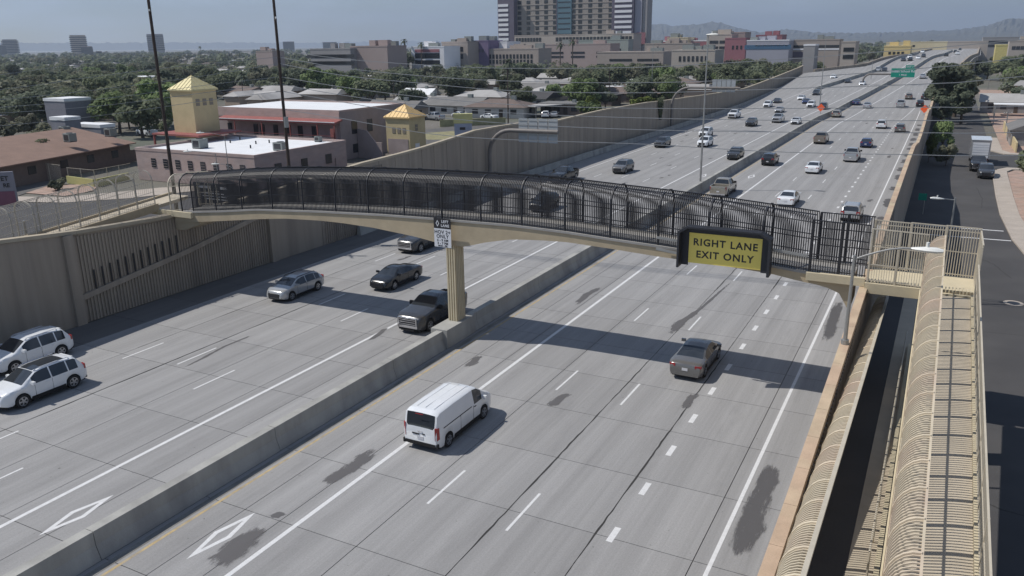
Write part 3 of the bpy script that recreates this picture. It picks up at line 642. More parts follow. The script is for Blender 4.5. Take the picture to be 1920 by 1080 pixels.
for (x0, y0), (x1, y1) in zip(kerbL, kerbL[1:]):
    n = max(1, round((y1-y0)/2.0))
    for i in range(n):
        a, b = i/n, (i+1)/n; xa, xb = lerp(x0, x1, a), lerp(x0, x1, b); ya, yb = lerp(y0, y1, a)+.012, lerp(y0, y1, b)-.012
        flat('kerb_stone', [(xa, ya), (xa+.16, ya), (xb+.16, yb), (xb, yb)], .13, SIDEW, sw, .15)
        flat('paving_slab', [(xa+.17, ya), (xa+1.75, ya), (xb+1.75, yb), (xb+.17, yb)], .128, SIDEW, sw, .15)
flat('kerb_return', [(8.6, 75.2), (40, 74.2), (40, 76.5), (8.9, 77.5), (7.8, 79), (7.7, 75.4)], .126, SIDEW, sw, .15)
flat('kerb_return', [(6.8, 127.1), (8.6, 130.6), (30, 132.4), (30, 131.0), (9.2, 129), (8.6, 127.1)], .126, SIDEW, sw, .15)
flat('kerb_return', [(7.3, 150), (9, 146.3), (30, 143.3), (30, 145), (10, 148), (9, 151), (9, 170), (7.5, 170)], .126, SIDEW, sw, .15)
yard = structure(flat('gravel_yard', [(8.3, 79), (40, 77.5), (40, 130.8), (9.5, 128.7), (8.5, 126), (8.1, 106), (8.05, 95)], .05, DIRT)); yard2 = structure(flat('gravel_yard', [(9.05, 151), (10, 148.2), (40, 145.2), (40, 330), (9.3, 330)], .05, DIRT))
flat('stop_line', [(-1.5, 86.2), (6.3, 86.5), (6.3, 86.78), (-1.5, 86.48)], .004, WHITE, street); flat('stop_line', [(-1.5, 82.1), (6.7, 82.4), (6.7, 82.68), (-1.5, 82.38)], .004, WHITE, street)
mh = thing('manhole_cover', 'round iron manhole cover set in a pale concrete ring on the side street', 'manhole', (5.79, 62.2, 0))
MB().cyl((5.79, 62.2), 'z', .62, .002, .006, 28).build('collar', SIDEW, mh); MB().cyl((5.79, 62.2), 'z', .38, .0062, .012, 24).build('lid', DKSTEEL, mh)
for pts in ([(2.3, 54.6), (4, 54.9), (9, 55.8)], [(3, 33), (4.5, 32.6), (8, 33)], [(4.6, 112), (5.0, 104), (4.8, 98)], [(3.2, 76), (5, 73), (6, 69)]):
    mb = MB(); L = []
    for (ax, ay), (bx, by) in zip(pts, pts[1:]):
        for t in range(8): L.append((lerp(ax, bx, t/8)+random.uniform(-.05, .05), lerp(ay, by, t/8)+random.uniform(-.05, .05)))
    L.append(pts[-1])
    for x, y in L: mb.v += [(x-.03, y-.03, .004), (x+.03, y+.03, .004)]
    for i in range(len(L)-1): mb.f.append((2*i, 2*i+1, 2*i+3, 2*i+2))
    mb.build('tar_seam', DARKJ, street)

# ------------------------------------------------------------------ lamp posts, sign gantries, wires
def luminaire(parent, c, d, s=1.0):
    d = Vector(d).normalized(); x = d.cross(Vector((0, 0, 1))).normalized(); mb = MB(); n = 7; c = Vector(c)
    prof = [(-.42, .05, .03), (-.3, .11, .05), (0, .17, .09), (.25, .16, .09), (.42, .09, .05)]
    for t, w, h in prof:
        for j in range(8):
            a = 2*PI*j/8; mb.v.append(tuple(c+d*t*s+x*math.cos(a)*w*s+Vector((0, 0, math.sin(a)*h*s))))
    for i in range(len(prof)-1):
        for j in range(8): a = i*8+j; b = i*8+(j+1) % 8; mb.f.append((a, b, b+8, a+8))
    mb.f += [tuple(range(7, -1, -1)), tuple(range(len(prof)*8-8, len(prof)*8))]
    o = mb.build('lamp_head', LAMPH, parent, True)
    MB().cyl((c.x, c.y), 'z', .045*s, c.z+.08*s, c.z+.22*s, 8).build('photocell', LAMPH, parent); return o
def lamp_post(base, h, arm, label, m=GALV, r=.09, rise=.5, s=1.0, name='street_lamp', grp=None):
    b = Vector(base); t = thing(name, label, 'street lamp', b, grp); arm = Vector((*arm, 0)); top = b+Vector((0, 0, h))
    MB().tube([b, top], [r, r*.62], 8).build('pole', m, t)
    MB().cyl((b.x, b.y), 'z', r*1.7, b.z, b.z+.18, 10).build('base', m, t)
    pts = [top-Vector((0, 0, .25))+arm*(q*.93)+Vector((0, 0, rise*math.sin(q*PI/2)+.1)) for q in (0, .2, .4, .6, .8, 1)]
    MB().tube(pts, r*.42, 6).build('arm', m, t); luminaire(t, pts[-1]+arm.normalized()*.35*s, arm, s); return t
lamp_post((-2.32, 32, rtop(32)+.25), 3.55, (2.1, 0), 'tall grey lamp post on the right sound wall with its arm reaching over the ramps', r=.085, rise=.62, s=1.25)
lamp_post((1.35, 60, 0), 7.3, (-.75, .05), 'lamp post at the edge of the side street behind the footbridge end', s=1.0, rise=.02)
# tall mast poles along the median
def mast(px, pyb, top_py, label, two=True, X=None, s=1.6):
    b = G(px, pyb, 1.08) if X is None else X; D = math.hypot(b.x, b.y); h = atD(px, top_py, D).z-b.z
    t = thing('mast_light', label, 'street lamp', b); MB().tube([b, b+Vector((0, 0, h))], [.13, .06], 8).build('pole', GALV, t)
    if two: luminaire(t, b+Vector((.45, 0, h+.05)), (1, 0, 0), s)
    return t
mast(1313, 340, 66, 'tallest mast light standing on the median beyond the footbridge')
mast(1537, 196, 74, 'second mast light along the median, farther off near the orange sign', False)
mast(1631, 166, 112, 'short mast on the median before the green sign', False)
def gantry(bx, by, h, reach, label, panels, pr, back=True, bz=0.):
    """pole with a quarter-bend mast arm reaching over the lanes (+x), sign seen from behind"""
    t = thing('sign_gantry', label, 'sign gantry', (bx, by, bz)); rad = min(h*.42, reach*.35)
    pts = [(bx, by, bz), (bx, by, bz+h-rad)]+[(bx+rad*(1-math.cos(PI/2*i/7)), by, bz+h-rad+rad*math.sin(PI/2*i/7)) for i in range(1, 8)]+[(bx+reach, by, bz+h)]
    MB().tube(pts, pr, 10).build('mast_arm', mat('gantry_steel', (.17, .155, .145), .6, .1, var=.15), t, True)
    return t
# first gantry, by the left wall
g1b = Vector((-49.7, 88.5, 0)); pL, pR = atY(968, 222, 88.3), atY(1043, 270, 88.3); hz = atY(1000, 246, 88.5).z
g1 = gantry(g1b.x, g1b.y, hz, pR.x-g1b.x+.15, 'curved sign gantry by the left wall behind the footbridge, grey sign backs showing', 4, .26)
w = (pR.x-pL.x)/4
for i in range(4):
    MB().box(pL.x+w*i+.06, pL.x+w*(i+1)-.06, 88.78, 88.82, pR.z, pL.z).build('sign_panel', mat('sign_back', (.42, .44, .45), .5, .3, var=.08), g1)
    for k in range(5):
        z = lerp(pR.z, pL.z, (k+.5)/5); MB().box(pL.x+w*i+.1, pL.x+w*(i+1)-.1, 88.74, 88.775, z-.035, z+.035).build('stiffener', GALV, g1)
g2y = 165.; g2x = -49.6; q1, q2 = atY(1335, 149, g2y), atY(1378, 173, g2y)
g2 = gantry(g2x, g2y, atY(1360, 165, g2y).z, atY(1388, 165, g2y).x-g2x, 'second curved sign gantry, farther along the left wall, seen from behind', 4, .24)
w = (q2.x-q1.x)/5
for i in range(5): MB().box(q1.x+w*i+.05, q1.x+w*(i+1)-.05, g2y+.28, g2y+.32, q2.z, q1.z).build('sign_panel', MATS['sign_back'], g2)
# green guide sign over the away lanes
gb = G(1616, 170, 1.3); gy = gb.y; s1, s2 = atY(1672, 128, gy), atY(1714.5, 145, gy)
g3 = gantry(gb.x, gy, atY(1650, 139, gy).z-gb.z, s2.x-gb.x, 'curved gantry on the median carrying the green INDIAN SCHOOL RD sign', 0, .3, bz=gb.z)
MB().box(s1.x, s2.x, gy-.45, gy-.38, s2.z, s1.z).build('sign_panel', SIGNG, g3); e1, e2 = atY(1699, 122, gy), atY(1716, 128, gy)
MB().box(e1.x, e2.x-.3, gy-.44, gy-.38, s1.z+.02, e1.z).build('exit_tab', SIGNG, g3)
sgw = s2.x-s1.x; sgh = s1.z-s2.z
text_obj('lettering', 'Indian School Rd', sgw*.145, SIGNW, g3, ((s1.x+s2.x)/2, gy-.46, s2.z+sgh*.66), (PI/2, 0, 0), .01, bold=.015); text_obj('lettering', '1 MILE', sgw*.12, SIGNW, g3, ((s1.x+s2.x)/2, gy-.46, s2.z+sgh*.25), (PI/2, 0, 0), .01, bold=.01)
text_obj('lettering', 'EXIT 3', sgw*.10, SIGNW, g3, ((e1.x+e2.x-.3)/2, gy-.45, (s1.z+e1.z)/2), (PI/2, 0, 0), .01, bold=.01)
# orange work-zone diamonds on stands
for px, py, lb_ in ((1538, 214, 'orange diamond warning sign on a stand beside the median barrier'), (1732, 217, 'orange diamond warning sign on a stand at the right shoulder')):
    b = G(px, py, 0)
    t = thing('warning_sign', lb_, 'road sign', b, 'orange diamond warning signs'); h = .95
    MB().prism([(b.x-h, b.z+1.55), (b.x, b.z+1.55-h), (b.x+h, b.z+1.55), (b.x, b.z+1.55+h)], 'y', b.y-.03, b.y).build('sign_panel', SIGNO, t)
    l = MB(); l.bar((b.x, b.y+.03, .0), (b.x, b.y+.03, 1.2), .06); l.bar((b.x-.5, b.y-.3, .03), (b.x+.5, b.y+.4, .03), .05); l.bar((b.x-.5, b.y+.4, .06), (b.x+.5, b.y-.3, .06), .05); l.build('stand', DKSTEEL, t)
# small green sign in the shade by the right wall
b = G(1730, 402, 0); t = thing('street_sign', 'small green sign on a post in the shade beside the side street', 'road sign', b); a1, a2 = atY(1723, 362, b.y), atY(1737, 376, b.y)
MB().box(a1.x, a2.x, b.y-.02, b.y+.02, a2.z, a1.z).build('sign_panel', SIGNG, t); MB().tube([(b.x, b.y+.06, 0), (b.x, b.y+.06, a1.z)], .04, 6).build('post', GALV, t)
# utility poles and wires
U2 = Vector((-51.3, 54.7, 0)); U1 = Vector((-58.1, 47.7, 0))
def util_pole(b, h, label, r=.17, arms=(), adir=(.74, -.67), grp=None, m=WOODP):
    t = thing('utility_pole', label, 'utility pole', b, grp); MB().tube([b, Vector(b)+Vector((0, 0, h))], [r, r*.7], 8).build('pole', m, t)
    for z in arms:
        d = Vector((*adir, 0)).normalized(); c = Vector(b)+Vector((0, 0, z)); MB().bar(c-d*.9, c+d*.9, .1, .12).build('crossarm', m, t)
        for k in (-.8, -.3, .3, .8): MB().cyl(((c+d*k).x, (c+d*k).y), 'z', .05, z+.062, z+.22, 6).build('insulator', LAMPH, t)
    return t
util_pole(U2, 21.5, 'tall dark utility pole before the white roofed block, right one of the pair', arms=(19.6,)); util_pole(U1, 22, 'tall dark utility pole left of the yellow roofed tower, the left one of the pair', arms=(20.2,))
tr = MB(); tr.cyl((U2.x+.3, U2.y-.15), 'z', .2, 10.6, 11.5, 10); tr.build('transformer', GALV, bpy.data.objects['utility_pole'])
def on_plane(px, py, A, B):
    d = ray(px, py); n = Vector((-(B.y-A.y), B.x-A.x, 0)); o = Vector((0, 0, CAM_H)); t = (A-o).dot(n)/d.dot(n); return o+d*t
def wire(pts, A, B, label, ext=0, r=.030):
    P = [on_plane(x, y, A, B) for x, y in pts]
    if ext:                                    # run on to the next pole outside the picture
        e = P[-1]+(P[-1]-P[-2]).normalized()*ext; e.z += ext*.02; P.append(e)
    Q = []
    for i in range(len(P)-1):
        p0 = P[max(i-1, 0)]; p1, p2 = P[i], P[i+1]; p3 = P[min(i+2, len(P)-1)]
        for k in range(8):
            t = k/8; Q.append(.5*((2*p1)+(p2-p0)*t+(2*p0-5*p1+4*p2-p3)*t*t+(3*p1-p0-3*p2+p3)*t*t*t))
    Q.append(P[-1]); o = MB().tube(Q, r, 4).build('overhead_wire', WIRE, None, org=P[0]); tag(o, label, 'power line', 'overhead wires crossing the view'); return o
E_ = Vector((25, 60, 0))
wr = [[(522, 94), (640, 110), (800, 122), (960, 128), (1200, 126), (1440, 113), (1640, 98), (1920, 74)],
      [(523, 107), (640, 127), (800, 143), (960, 152), (1200, 155), (1480, 146), (1717, 129), (1920, 108)],
      [(524, 119), (640, 141), (800, 157), (960, 170), (1200, 174), (1480, 166), (1744, 157), (1920, 143)],
      [(526, 144), (640, 163), (800, 183), (960, 196), (1200, 203), (1500, 203), (1744, 201), (1920, 199)],
      [(527, 158), (640, 178), (800, 199), (960, 212), (1200, 221), (1500, 226), (1744, 226), (1920, 223)],
      [(528, 171), (640, 191), (800, 217), (960, 232), (1200, 243), (1500, 248), (1740, 249), (1920, 248)],
      [(531, 205), (640, 222), (800, 250), (960, 262), (1200, 270), (1440, 284), (1700, 290), (1920, 291)]]
nm = ['topmost', 'second highest', 'third highest', 'fourth highest', 'fifth highest', 'sixth highest', 'lowest']
for i, w in enumerate(wr): wire(w, U2, E_, f'{nm[i]} of the overhead wires crossing the freeway to the right', 25)
W_ = Vector((-95, 28, 0))
wl_ = [[(522, 94), (320, 102), (160, 118), (0, 140)], [(523, 107), (320, 126), (160, 146), (0, 168)], [(524, 119), (382, 142), (200, 166), (0, 187)], [(526, 144), (398, 158), (200, 184), (0, 201)], [(527, 158), (398, 172), (200, 197), (0, 212)], [(528, 171), (398, 187), (310, 232), (160, 244), (0, 250)][:2]+[(200, 215), (0, 236)]]
for i, w in enumerate(wl_): wire(w, U2, W_, f'{nm[i] if i < 5 else "lowest"} of the overhead wires running left from the right hand utility pole', 20, .024)
#@@CARS
# ------------------------------------------------------------------ vehicles (x across, y forward; built once per kind, copied after)
KIND = {
 'sedan': dict(L=4.8, W=1.83, H=1.44, r=.33, wx=(.98, 3.82), top=[(0, .82), (.06, .93), (.3, 1.03), (.9, 1.07), (1.35, 1.24), (1.8, 1.37), (2.3, 1.43), (2.75, 1.42), (3.0, 1.37), (3.75, 1.0), (4.3, .9), (4.62, .78), (4.78, .6), (4.8, .5)], belt=.97, hr=.60, cab=(.85, 1.85, 2.95, 3.75), win=[(1.15, 2.05), (2.12, 3.3)]),
 'suv': dict(L=4.65, W=1.88, H=1.70, r=.36, wx=(.85, 3.62), top=[(0, .95), (.04, 1.08), (.12, 1.12), (.45, 1.55), (.6, 1.63), (1.4, 1.69), (2.3, 1.68), (2.7, 1.62), (3.5, 1.15), (4.2, 1.04), (4.5, .92), (4.62, .75), (4.65, .55)], belt=1.06, hr=.66, cab=(.1, .5, 2.7, 3.5), win=[(.5, 1.02), (1.08, 1.95), (2.02, 3.0)]),
 'wagon': dict(L=4.5, W=1.79, H=1.50, r=.33, wx=(.8, 3.55), top=[(0, .85), (.05, .98), (.15, 1.02), (.6, 1.38), (.8, 1.44), (1.6, 1.5), (2.3, 1.48), (2.7, 1.42), (3.5, 1.03), (4.1, .92), (4.35, .8), (4.47, .65), (4.5, .5)], belt=.96, hr=.62, cab=(.12, .75, 2.7, 3.5), win=[(.55, 1.0), (1.05, 1.95), (2.02, 3.05)]),
 'pickup': dict(L=5.85, W=2.03, H=1.92, r=.41, wx=(1.15, 4.75), top=[(0, 1.2), (.04, 1.3), (1.75, 1.3), (1.8, 1.32), (2.0, 1.82), (2.2, 1.88), (2.9, 1.92), (3.4, 1.86), (4.15, 1.36), (5.3, 1.22), (5.65, 1.12), (5.8, .95), (5.85, .6)], belt=1.25, hr=.68, cab=(1.8, 2.05, 3.4, 4.15), win=[(2.05, 2.78), (2.86, 3.7)], bed=(.08, 1.72)),
 'van': dict(L=5.14, W=1.93, H=1.90, r=.34, wx=(.92, 4.1), top=[(0, .9), (.02, 1.15), (.05, 1.25), (.16, 1.78), (.4, 1.88), (1.5, 1.91), (3.2, 1.90), (3.55, 1.84), (4.35, 1.3), (4.8, 1.12), (5.02, .95), (5.12, .7), (5.14, .5)], belt=1.15, hr=.76, cab=(.03, .2, 3.6, 4.35), win=[(3.15, 3.9)]),
}
def car_body_parts(k):
    P = KIND[k]; L, W, H, r = P['L'], P['W']/2, P['H'], P['r']; Ra = r+.06; c0, c1, c2, c3 = P['cab']; belt = P['belt']; hr = P['hr']; bed = P.get('bed')
    xs = sorted(set([round(i*L/46, 3) for i in range(47)]+[x for x, _ in P['top']]+[x for w in P['win'] for x in w]+[round(wx+Ra*math.cos(PI*i/8), 3) for wx in P['wx'] for i in range(9)]+([bed[0], bed[0]+.03, bed[1]-.03, bed[1]] if bed else [])))
    ys = [xs[0]]
    for x in xs[1:]:
        if x-ys[-1] > .012: ys.append(x)
    xs = ys; rings = []
    for x in xs:
        zt = interp(P['top'], x); dF, dR = L-x, x; hw = W
        if dF < .75: hw *= 1-.26*(1-dF/.75)**2.4
        if dR < .45: hw *= 1-.12*(1-dR/.45)**2.2
        zb = .24+(.10*(1-dF/.3) if dF < .3 else 0)+(.10*(1-dR/.3) if dR < .3 else 0)
        if k in ('pickup', 'suv'): zb += .06
        for wx in P['wx']:
            if abs(x-wx) < Ra: zb = max(zb, r+math.sqrt(Ra*Ra-(x-wx)**2))
        incab = c0 < x < c3
        bz = min(belt, zt-.08)
        if x > c3-.001: bz = min(lerp(belt, zt-.1, min(1, (x-c3)/.5)), zt-.06)
        if x < c0+.001 and not bed: bz = min(belt, zt-.07)
        if bed and x <= c0+.001: bz = zt-.12
        if incab:
            t = max(0, min(1, (zt-bz)/(H-belt-.02))); he = lerp(hw-.05, hr+.05, t); e = (he, zt-.045-.02*t); t1 = (he-.09, zt-.005); t2 = (he*.5, zt+.012); c = (0, zt+.02)
        elif bed and bed[0] <= x <= bed[1] and x <= c0:
            deep = bed[0]+.02 < x < bed[1]-.02
            e = (hw-.02, zt); t1 = (hw-.1, zt); t2 = (hw-.1, zt-.5 if deep else zt-.01); c = (0, zt-.5 if deep else zt-.01)
        else: e = (hw-.07, zt-.025); t1 = (hw-.2, zt); t2 = (hw*.5, zt+.02); c = (0, zt+.025)
        z1 = lerp(zb, bz, .28); z2 = lerp(zb, bz, .72)
        rings.append([(hw-.06, zb), (hw-.01, z1), (hw, z2), (hw-.012, bz), e, t1, t2, c])
    parts = {'body': MB(), 'windshield': MB(), 'rear_window': MB(), 'side_window': MB()}
    def idx(i, j): return rings[i][j]
    def quad(tagn, i, a, b):
        for s in (-1, 1):
            if b == 7 and s == 1 and False: continue
            q = [(s*idx(i, a)[0], xs[i], idx(i, a)[1]), (s*idx(i+1, a)[0], xs[i+1], idx(i+1, a)[1]), (s*idx(i+1, b)[0], xs[i+1], idx(i+1, b)[1]), (s*idx(i, b)[0], xs[i], idx(i, b)[1])]
            if s == -1: q = q[::-1]
            parts[tagn].add(q, [(0, 1, 2, 3)])
    for i in range(len(xs)-1):
        xm_ = (xs[i]+xs[i+1])/2; incab = c0 < xm_ < c3
        for j in range(7):
            tg = 'body'
            if incab and j == 3 and any(a <= xm_ <= b for a, b in P['win']) and idx(i, 4)[1]-idx(i, 3)[1] > .02: tg = 'side_window'
            if incab and j >= 5 or (incab and j == 4 and False):
                if xm_ > c2+.05: tg = 'windshield'
                elif xm_ < c1-.06: tg = 'rear_window'
            quad(tg, i, j, j+1)
    for end, fl in ((0, 1), (-1, 0)):                      # close the nose and tail
        rg = rings[end]; y = xs[end]; pts = [(-a, y, z) for a, z in rg]+[(a, y, z) for a, z in rg[::-1][1:]]; parts['body'].add(pts, [tuple(range(len(pts))) if fl else tuple(range(len(pts)-1, -1, -1))])
    return parts, P
import bmesh
def weld(mb):
    key = {}; vs = []; mp_ = []
    for v in mb.v:
        k = (round(v[0], 4), round(v[1], 4), round(v[2], 4))
        if k not in key: key[k] = len(vs); vs.append(v)
        mp_.append(key[k])
    fs = []
    for f in mb.f:
        g = []
        for i in f:
            q = mp_[i]
            if not g or g[-1] != q: g.append(q)
        if g and g[0] == g[-1]: g.pop()
        if len(set(g)) >= 3: fs.append(tuple(g))
    o = MB(); o.v = vs; o.f = fs; return o
PAINT0 = paint('car_paint', (.7, .7, .7))
def make_wheel(r):
    w = MB(); n = 22; W2 = .11; pr = [(r*.62, -W2*.8), (r*.93, -W2), (r, -W2*.7), (r, W2*.7), (r*.93, W2), (r*.62, W2*.8)]
    for a_, b_ in pr:
        for j in range(n): a = 2*PI*j/n; w.v.append((b_, a_*math.cos(a), a_*math.sin(a)))
    for i in range(len(pr)-1):
        for j in range(n): a = i*n+j; b = i*n+(j+1) % n; w.f.append((a, b, b+n, a+n))
    w.f += [tuple(range(n)), tuple(range((len(pr)-1)*n, len(pr)*n))]
    m = w.mesh('wheel'); m.materials.append(RUBBER)
    q = MB()
    for s in (-1, 1):
        q.cyl((0, 0), 'x', r*.17, s*W2*.82, s*W2*1.02, 10)
        for j in range(5):
            a = 2*PI*j/5; d = Vector((0, math.cos(a), math.sin(a))); p = Vector((0, -math.sin(a), math.cos(a))); X = s*W2*.86
            vs = [Vector((X, 0, 0))+d*r*.1+p*r*.10, Vector((X, 0, 0))+d*r*.1-p*r*.10, Vector((X, 0, 0))+d*r*.62-p*r*.13, Vector((X, 0, 0))+d*r*.62+p*r*.13]
            vs += [v+Vector((s*.018, 0, 0)) for v in vs]; q.add(vs, [(0, 1, 2, 3), (4, 5, 6, 7), (0, 1, 5, 4), (1, 2, 6, 5), (2, 3, 7, 6), (3, 0, 4, 7)])
        for j in range(n):
            a0, a1 = 2*PI*j/n, 2*PI*(j+1)/n; X = s*W2*.87
            q.add([(X, r*.57*math.cos(a0), r*.57*math.sin(a0)), (X, r*.66*math.cos(a0), r*.66*math.sin(a0)), (X, r*.66*math.cos(a1), r*.66*math.sin(a1)), (X, r*.57*math.cos(a1), r*.57*math.sin(a1))], [(0, 1, 2, 3)])
    mr = q.mesh('rim'); mr.materials.append(RIM); return m, mr
WHL = {}
def put_wheels(root, P):
    r = P['r']
    if r not in WHL: WHL[r] = make_wheel(r)
    for wx in P['wx']:
        for s in (-1, 1):
            o = bpy.data.objects.new('wheel', WHL[r][0]); COL.objects.link(o); o.parent = root; o.location = (s*(P['W']/2-.125), wx, r)
            q = bpy.data.objects.new('rim', WHL[r][1]); COL.objects.link(q); q.parent = o
def make_car(kind, name, body_paint=PAINT0, extras=()):
    parts, P = car_body_parts(kind); L, W, H, r = P['L'], P['W']/2, P['H'], P['r']; belt = P['belt']
    root = thing(name, None, None, (0, 0, 0))
    body = weld(parts['body']).build('body', body_paint, root, True, fixn=True)
    for nme in ('windshield', 'rear_window', 'side_window'):
        if parts[nme].f:
            if nme == 'side_window':
                for s in (-1, 1):
                    for wa, wb in P['win']:
                        sub = MB()
                        for f in parts[nme].f:
                            v = [parts[nme].v[i] for i in f]
                            if v[0][0]*s > 0 and wa-.01 <= sum(q[1] for q in v)/4 <= wb+.01: sub.add(v, [tuple(range(len(v)))])
                        if sub.f: weld(sub).build('side_window', GLASS, root, True, fixn=True)
            else: weld(parts[nme]).build(nme, GLASS, root, True, fixn=True)
    und = MB(); zf = .2
    und.box(-W+.2, W-.2, .12, L-.2, zf, .62); und.build('underbody', CHASS, root)
    put_wheels(root, P)
    f = lambda x: interp(P['top'], x); hwf = W*.80
    gz0, gz1 = (.62, 1.02) if kind == 'pickup' else (.36, .66) if kind != 'suv' else (.45, .82)
    gw = W*.56 if kind != 'pickup' else W*.62
    MB().box(-gw, gw, L-.08, L+.012, gz0, gz1).build('grille', SIGNB, root)
    for s in (-1, 1):
        hz_ = {'sedan': .66, 'suv': .86, 'wagon': .72, 'pickup': .98, 'van': .88}[kind]; hh = .07 if kind != 'pickup' else .11
        a = s*W*.60; b = s*W*.83
        hl = MB().add([(a, L-.10, hz_-hh), (b, L-.32, hz_-hh), (b, L-.34, hz_+hh), (a, L-.14, hz_+hh*.8), (a, L-.005 if kind == 'pickup' else L-.03, hz_-hh), (b*1.06, L-.24, hz_-hh), (b*1.05, L-.30, hz_+hh), (a, L-.06 if kind != 'pickup' else L-.02, hz_+hh*.8)], [(0, 3, 2, 1), (4, 5, 6, 7), (0, 1, 5, 4), (1, 2, 6, 5), (2, 3, 7, 6), (3, 0, 4, 7)])
        hl.build('headlight', HEADL, root, fixn=True)
        tz = {'sedan': .84, 'suv': .98, 'wagon': .93, 'pickup': 1.05, 'van': .95}[kind]; th = {'sedan': .07, 'suv': .13, 'wagon': .1, 'pickup': .17, 'van': .30}[kind]; tw = .30 if kind in ('sedan', 'suv', 'wagon') else .10
        x1 = s*(W*.905); x0 = s*(W*.905-tw)
        MB().add([(x0, -.012, tz-th), (x1, .03, tz-th), (s*(W*.965), .16, tz-th*.8), (x0, .10, tz-th), (x0, -.012, tz+th), (x1, .03, tz+th), (s*(W*.955), .16, tz+th), (x0, .10, tz+th)], [(0, 3, 2, 1), (4, 5, 6, 7), (0, 1, 5, 4), (1, 2, 6, 5), (2, 3, 7, 6), (3, 0, 4, 7)]).build('tail_light', REDL, root, fixn=True)
        mz = belt+.10; my = P['cab'][3]-.45
        m_ = MB(); m_.obox((s*(W+.10), my, mz), Vector((1, 0, 0)), Vector((0, 1, 0)), Vector((0, 0, 1)), .12, .07, .075 if kind != 'pickup' else .12); m_.obox((s*(W+.0), my+.03, mz-.06), Vector((1, 0, 0)), Vector((0, 1, 0)), Vector((0, 0, 1)), .05, .03, .02); m_.build('mirror', body_paint if kind not in ('pickup',) else CHASS, root)
        for xh in ([w[0]+.12 for w in P['win']][-2:] if kind != 'van' else [3.12]): MB().box(min(s*(W-.01), s*(W+.02)), max(s*(W-.01), s*(W+.02)), xh, xh+.17, belt-.13, belt-.10).build('door_handle', CHASS if kind == 'van' else body_paint, root)
        for xs_ in ([P['win'][-1][0]-.04, P['win'][-1][1]-.08] if kind != 'van' else [3.05, 1.9]): MB().box(min(s*(W-.03), s*(W+.003)), max(s*(W-.03), s*(W+.003)), xs_, xs_+.012, .42, belt-.03).build('door_seam', CHASS, root)
    MB().box(-.155, .155, -.016, .0, .58 if kind != 'pickup' else .62, .73 if kind != 'pickup' else .77).build('number_plate', PLATE, root)
    MB().box(-W*.82, W*.82, -.022, .12, .30, .46).build('rear_bumper', CHROME if kind == 'pickup' else CHASS if kind in ('suv', 'van') else body_paint, root)
    for s in (-1, 1): MB().box(min(s*(W-.06), s*(W-.005)), max(s*(W-.06), s*(W-.005)), P['wx'][0]+r+.1, P['wx'][1]-r-.1, .22, .36 if kind in ('sedan', 'wagon') else .44).build('sill_trim', CHASS, root)
    MB().box(-W*.5, W*.5, L-.05, L+.008, .24, .33).build('air_intake', CHASS, root)
    if kind == 'pickup':
        for zz_ in (.66, .80, .94): MB().box(-gw*.95, gw*.95, L+.013, L+.028, zz_, zz_+.035).build('grille_bar', CHROME, root)
        for s in (-1, 1): MB().box(min(s*gw, s*(gw+.07)), max(s*gw, s*(gw+.07)), L-.05, L+.03, .60, 1.04).build('grille_frame', CHROME, root)
        MB().box(-gw-.07, gw+.07, L-.05, L+.03, 1.042, 1.10).build('grille_frame', CHROME, root)
    if kind == 'pickup': MB().box(-W*.72, W*.72, L-.1, L+.03, .44, .60).build('front_bumper', CHROME, root)
    if kind == 'van':
        for s in (-1, 1):
            MB().box(min(s*(W-.03), s*(W+.012)), max(s*(W-.03), s*(W+.012)), .45, 2.9, 1.12, 1.145).build('slide_rail', CHASS, root); MB().box(min(s*W*.86, s*W*.955), max(s*W*.86, s*W*.955), -.024, .10, .28, .48).build('bumper_corner', CHASS, root)
        MB().box(-.20, .20, -.012, .01, 1.80, 1.83).build('brake_light', REDL, root); MB().box(-.42, -.05, -.02, .0, .80, .86).build('lettering_bar', CHASS, root); MB().box(.1, .25, -.02, .0, .84, .88).build('lettering_bar', CHASS, root)
        MB().box(-.11, .11, -.03, .0, .93, .99).build('tailgate_handle', CHROME, root)
        for x in (-.45, 0, .45): MB().box(x-.01, x+.01, .5, 3.4, 1.916, 1.93).build('roof_rib', body_paint, root)
    if kind in ('suv', 'wagon'):
        for s in (-1, 1): MB().tube([(s*(P['hr']-.03), .75, H-.07), (s*(P['hr']-.03), .85, H+.01), (s*(P['hr']-.03), 2.55, H-.0), (s*(P['hr']-.03), 2.7, H-.08)], .02, 5).build('roof_rail', CHROME if kind == 'suv' else CHASS, root)
        MB().box(-.5, .5, .42, .62, f(.5)-.02, f(.5)+.035).build('spoiler', body_paint, root)
    return root
def finish(root, x, y, z, label, cat, heading=1, grp='vehicles on the freeway', tilt=0):
    root.location = (x, y, z); root.rotation_euler = (tilt if heading == 1 else -tilt, 0, 0 if heading == 1 else PI); tag(root, label, cat, grp); return root
COLORS = {k: paint('paint_'+k, c, .2, .35 if k in ('silver', 'grey', 'dark_grey', 'blue', 'tan') else 0) for k, c in dict(white=(.72, .74, .76), silver=(.42, .43, .44), grey=(.17, .165, .16), dark_grey=(.06, .062, .066), black=(.014, .015, .017), blue=(.035, .05, .13), tan=(.34, .31, .26), brown=(.2, .17, .14), red=(.25, .02, .02), gunmetal=(.045, .047, .052)).items()}
PROTO = {}
